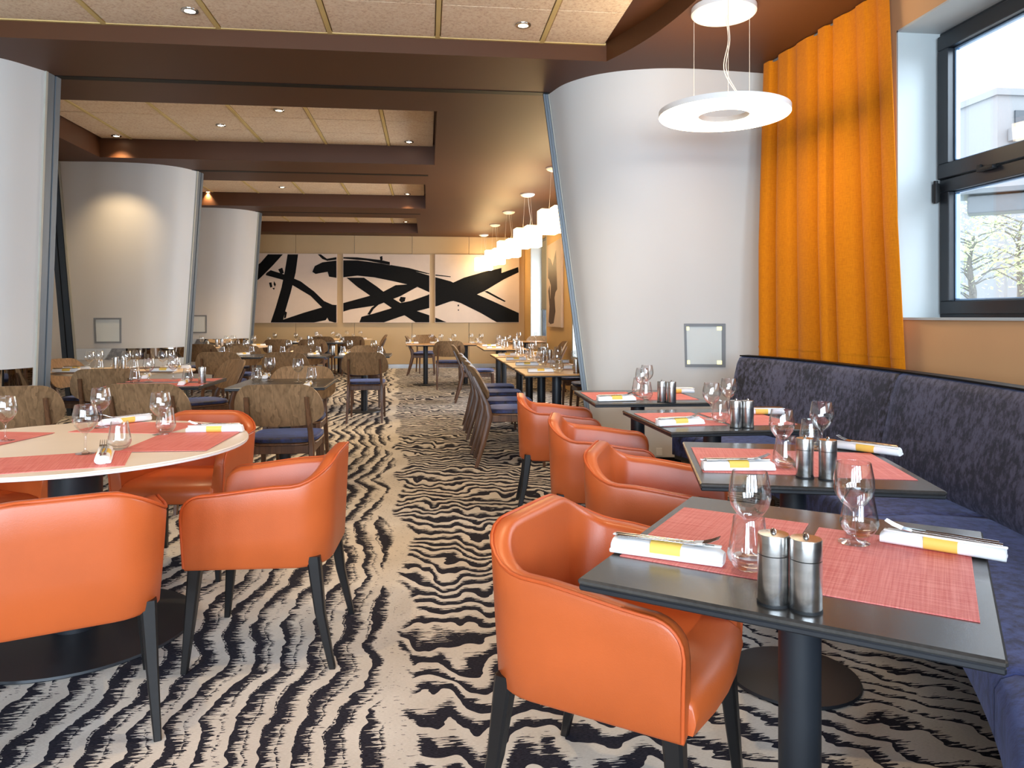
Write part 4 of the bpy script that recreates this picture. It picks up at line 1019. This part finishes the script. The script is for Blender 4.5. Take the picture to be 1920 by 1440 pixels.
for (x0, x1, y0, y1), lab in (((-60, 518, 147, 562), 'abstract canvas of black strokes on cream, first of three, by the divider'), ((553, 1075, 151, 561), 'middle abstract canvas with crossing black strokes on cream'), ((1105, 1612, 154, 560), 'third abstract canvas with a black X stroke, behind the square pendants')):
    (ax, az), (bx, bz) = wp(x0, y1), wp(x1, y0); cx, cz = (ax+bx)/2, (az+bz)/2
    o = thing('painting', lab, 'painting', (cx, YP, cz), group='black and cream abstract paintings')
    part('canvas', MB().box((0, .02, 0), (bx-ax, .04, bz-az), r=.004, seg=1), M['canvas'], o, 0)
    mb = MB()
    for sidx, s in enumerate(STROKES):
        q = clip(s, x0+3, x1-3, y0+3, y1-3)
        if len(q) < 3: continue
        W2 = [wp(*p) for p in q]; k = MB().prism([(u-cx, v-cz) for u, v in W2], 0, 1)
        k.v = [(p[0], -.0008-.0004*(sidx % 5)-.0016*p[2]*0-.0012*(1-p[2]), p[1]) for p in k.v]
        mb.add(k.v, k.f)
    part('brush_strokes', mb, M['ink'], o, 0)
o = thing('painting', 'narrow abstract canvas with one brown stroke on the window wall', 'painting', (XR-.03, 13.62, 1.85))
part('canvas', MB().box((0, 0, 0), (.05, 1.5, 1.58), r=.004, seg=1), M['canvas'], o, 0)
bs = [(.62, .15), (.60, .55), (.35, .50), (.1, .35), (-.25, .62), (-.30, .3), (-.38, -.1), (-.2, -.15), (-.1, -.25), (-.2, -.5), (.0, -.72), (.35, -.74), (.55, -.7), (.45, -.4), (.6, -.1), (.45, 0), (.35, -.3), (.3, 0), (.5, .12)]
k = MB().prism(bs, 0, 1); k.v = [(-.0255-.002*p[2], p[0], p[1]) for p in k.v]
part('brush_strokes', k, M['brown_ink'], o, 0)

# ================================================================ OUTSIDE
g = MB().add([(3.3, -30, 1.05), (90, -30, 1.05), (90, 90, 1.05), (3.3, 90, 1.05)], [(0, 1, 2, 3)])
struct('ground', g, M['asphalt'], 'pale pavement outside the windows')
def at_out(px, py, d): 
    p = dep(px, d); p.z = EYE+(HORIZON-py)/FPX*d; return p
# far building
b = at_out(1905, 230, 55)
o = thing('apartment_building', 'washed-out white apartment block seen through the upper pane', 'building', (b.x, b.y, 1.05))
part('wall', MB().box((6, 6, 8.3), (15, 12, 16.6)), M['build_white'], o, 0); part('lower_wing', MB().box((2, -2.5, 4.9), (18, 6, 9.8)), M['build_white'], o, 0)
for j in range(4):
    for i in range(3):
        wn = part('window', MB().box((.6+4.0*i, -.08, 3.2+3.4*j+1.2), (1.5, .12, 1.7)), M['build_win'], o, 0)
        part('balcony', MB().box((.6+4*i, -.6, 3.0+3.4*j+.4), (2.6, 1.1, .9)), M['build_white'], o, 0)
part('parapet', MB().box((6, 6, 16.8), (15.4, 12.4, .5)), M['build_white'], o, 0)
# street canopy
p = at_out(1868, 375, 13)
o = thing('street_canopy', 'grey steel canopy with hanging boxes outside the lower pane', 'canopy', (p.x, p.y, 0), math.radians(-40))
part('roof_slab', MB().box((1.2, 0, 3.42), (5, .9, .08)), M['grey_steel'], o, 0)
part('hanging_box', MB().box((.2, -.1, 3.20), (1.25, .5, .30), r=.02), M['grey_steel'], o, 0); part('hanging_box', MB().box((-1.15, -.1, 3.20), (.35, .5, .34), r=.02), M['grey_steel'], o, 0)
for x in (2.9, ): part('post', MB().tube([(x, 0, 1.05), (x, 0, 3.4)], .05, 10), M['grey_steel'], o)
p = dep(1886, 20)
o = thing('street_pole', 'slim white street pole in front of the tree', 'pole', (p.x, p.y, 1.05))
part('mast', MB().tube([(0, 0, 0), (0, 0, 3.2)], [.06, .045], 10), M['build_white'], o); part('bracket', MB().tube([(0, 0, 3.15), (.5, 0, 3.3)], .03, 8), M['build_white'], o)
def tree(px, d, h, lab, seed, dens, crown):
    rnd = random.Random(seed); p = dep(px, d)
    o = thing('street_tree', lab, 'tree', (p.x, p.y, 1.05)); tr = MB().tube([(0, 0, 0), (.03, 0, h*.3), (-.03, .04, h*.55), (.05, 0, h*.8)], [.085, .07, .045, .02], 8)
    lf = MB()
    tips = []
    for i in range(22):
        z = h*(.22+.6*i/22); a = rnd.uniform(0, 6.28); l = crown*rnd.uniform(.45, 1)*(1-.4*i/22)
        pts = [(0, 0, z), (l*.4*math.cos(a), l*.4*math.sin(a), z+l*.22), (l*.75*math.cos(a+.2), l*.75*math.sin(a+.2), z+l*.28), (l*math.cos(a+.3), l*math.sin(a+.3), z+l*.42)]
        tr.tube(pts, [.02, .014, .009, .004], 5)
        for k in range(3):
            b0 = Vector(pts[1+k % 3]); a2 = a+rnd.uniform(-1, 1); e = b0+Vector((math.cos(a2)*l*.35, math.sin(a2)*l*.35, l*rnd.uniform(.05, .3))); tr.tube([b0, e], [.007, .003], 4); tips.append(e)
        tips += [Vector(pts[2]), Vector(pts[3])]
    for e in tips:
        for k in range(dens):
            q = e+Vector((rnd.gauss(0, .22), rnd.gauss(0, .22), rnd.gauss(0, .2))); s = rnd.uniform(.035, .07); u = Vector((rnd.gauss(0, 1), rnd.gauss(0, 1), rnd.gauss(0, 1))).normalized(); w_ = u.orthogonal().normalized()
            lf.add([q-u*s, q+w_*s*.5, q+u*s, q-w_*s*.5], [(0, 1, 2, 3)])
    part('trunk', tr, M['bark'], o, 50)
    fo = part('foliage', lf, M['leaf'], o, 0); fo['kind'] = 'stuff'
tree(1822, 15, 2.3, 'bare young tree with few pale leaves outside, low in the window', 3, 7, 1.0)
tree(1912, 17, 3.0, 'leafier pale green tree at the outer edge of the window view', 5, 20, 1.5)
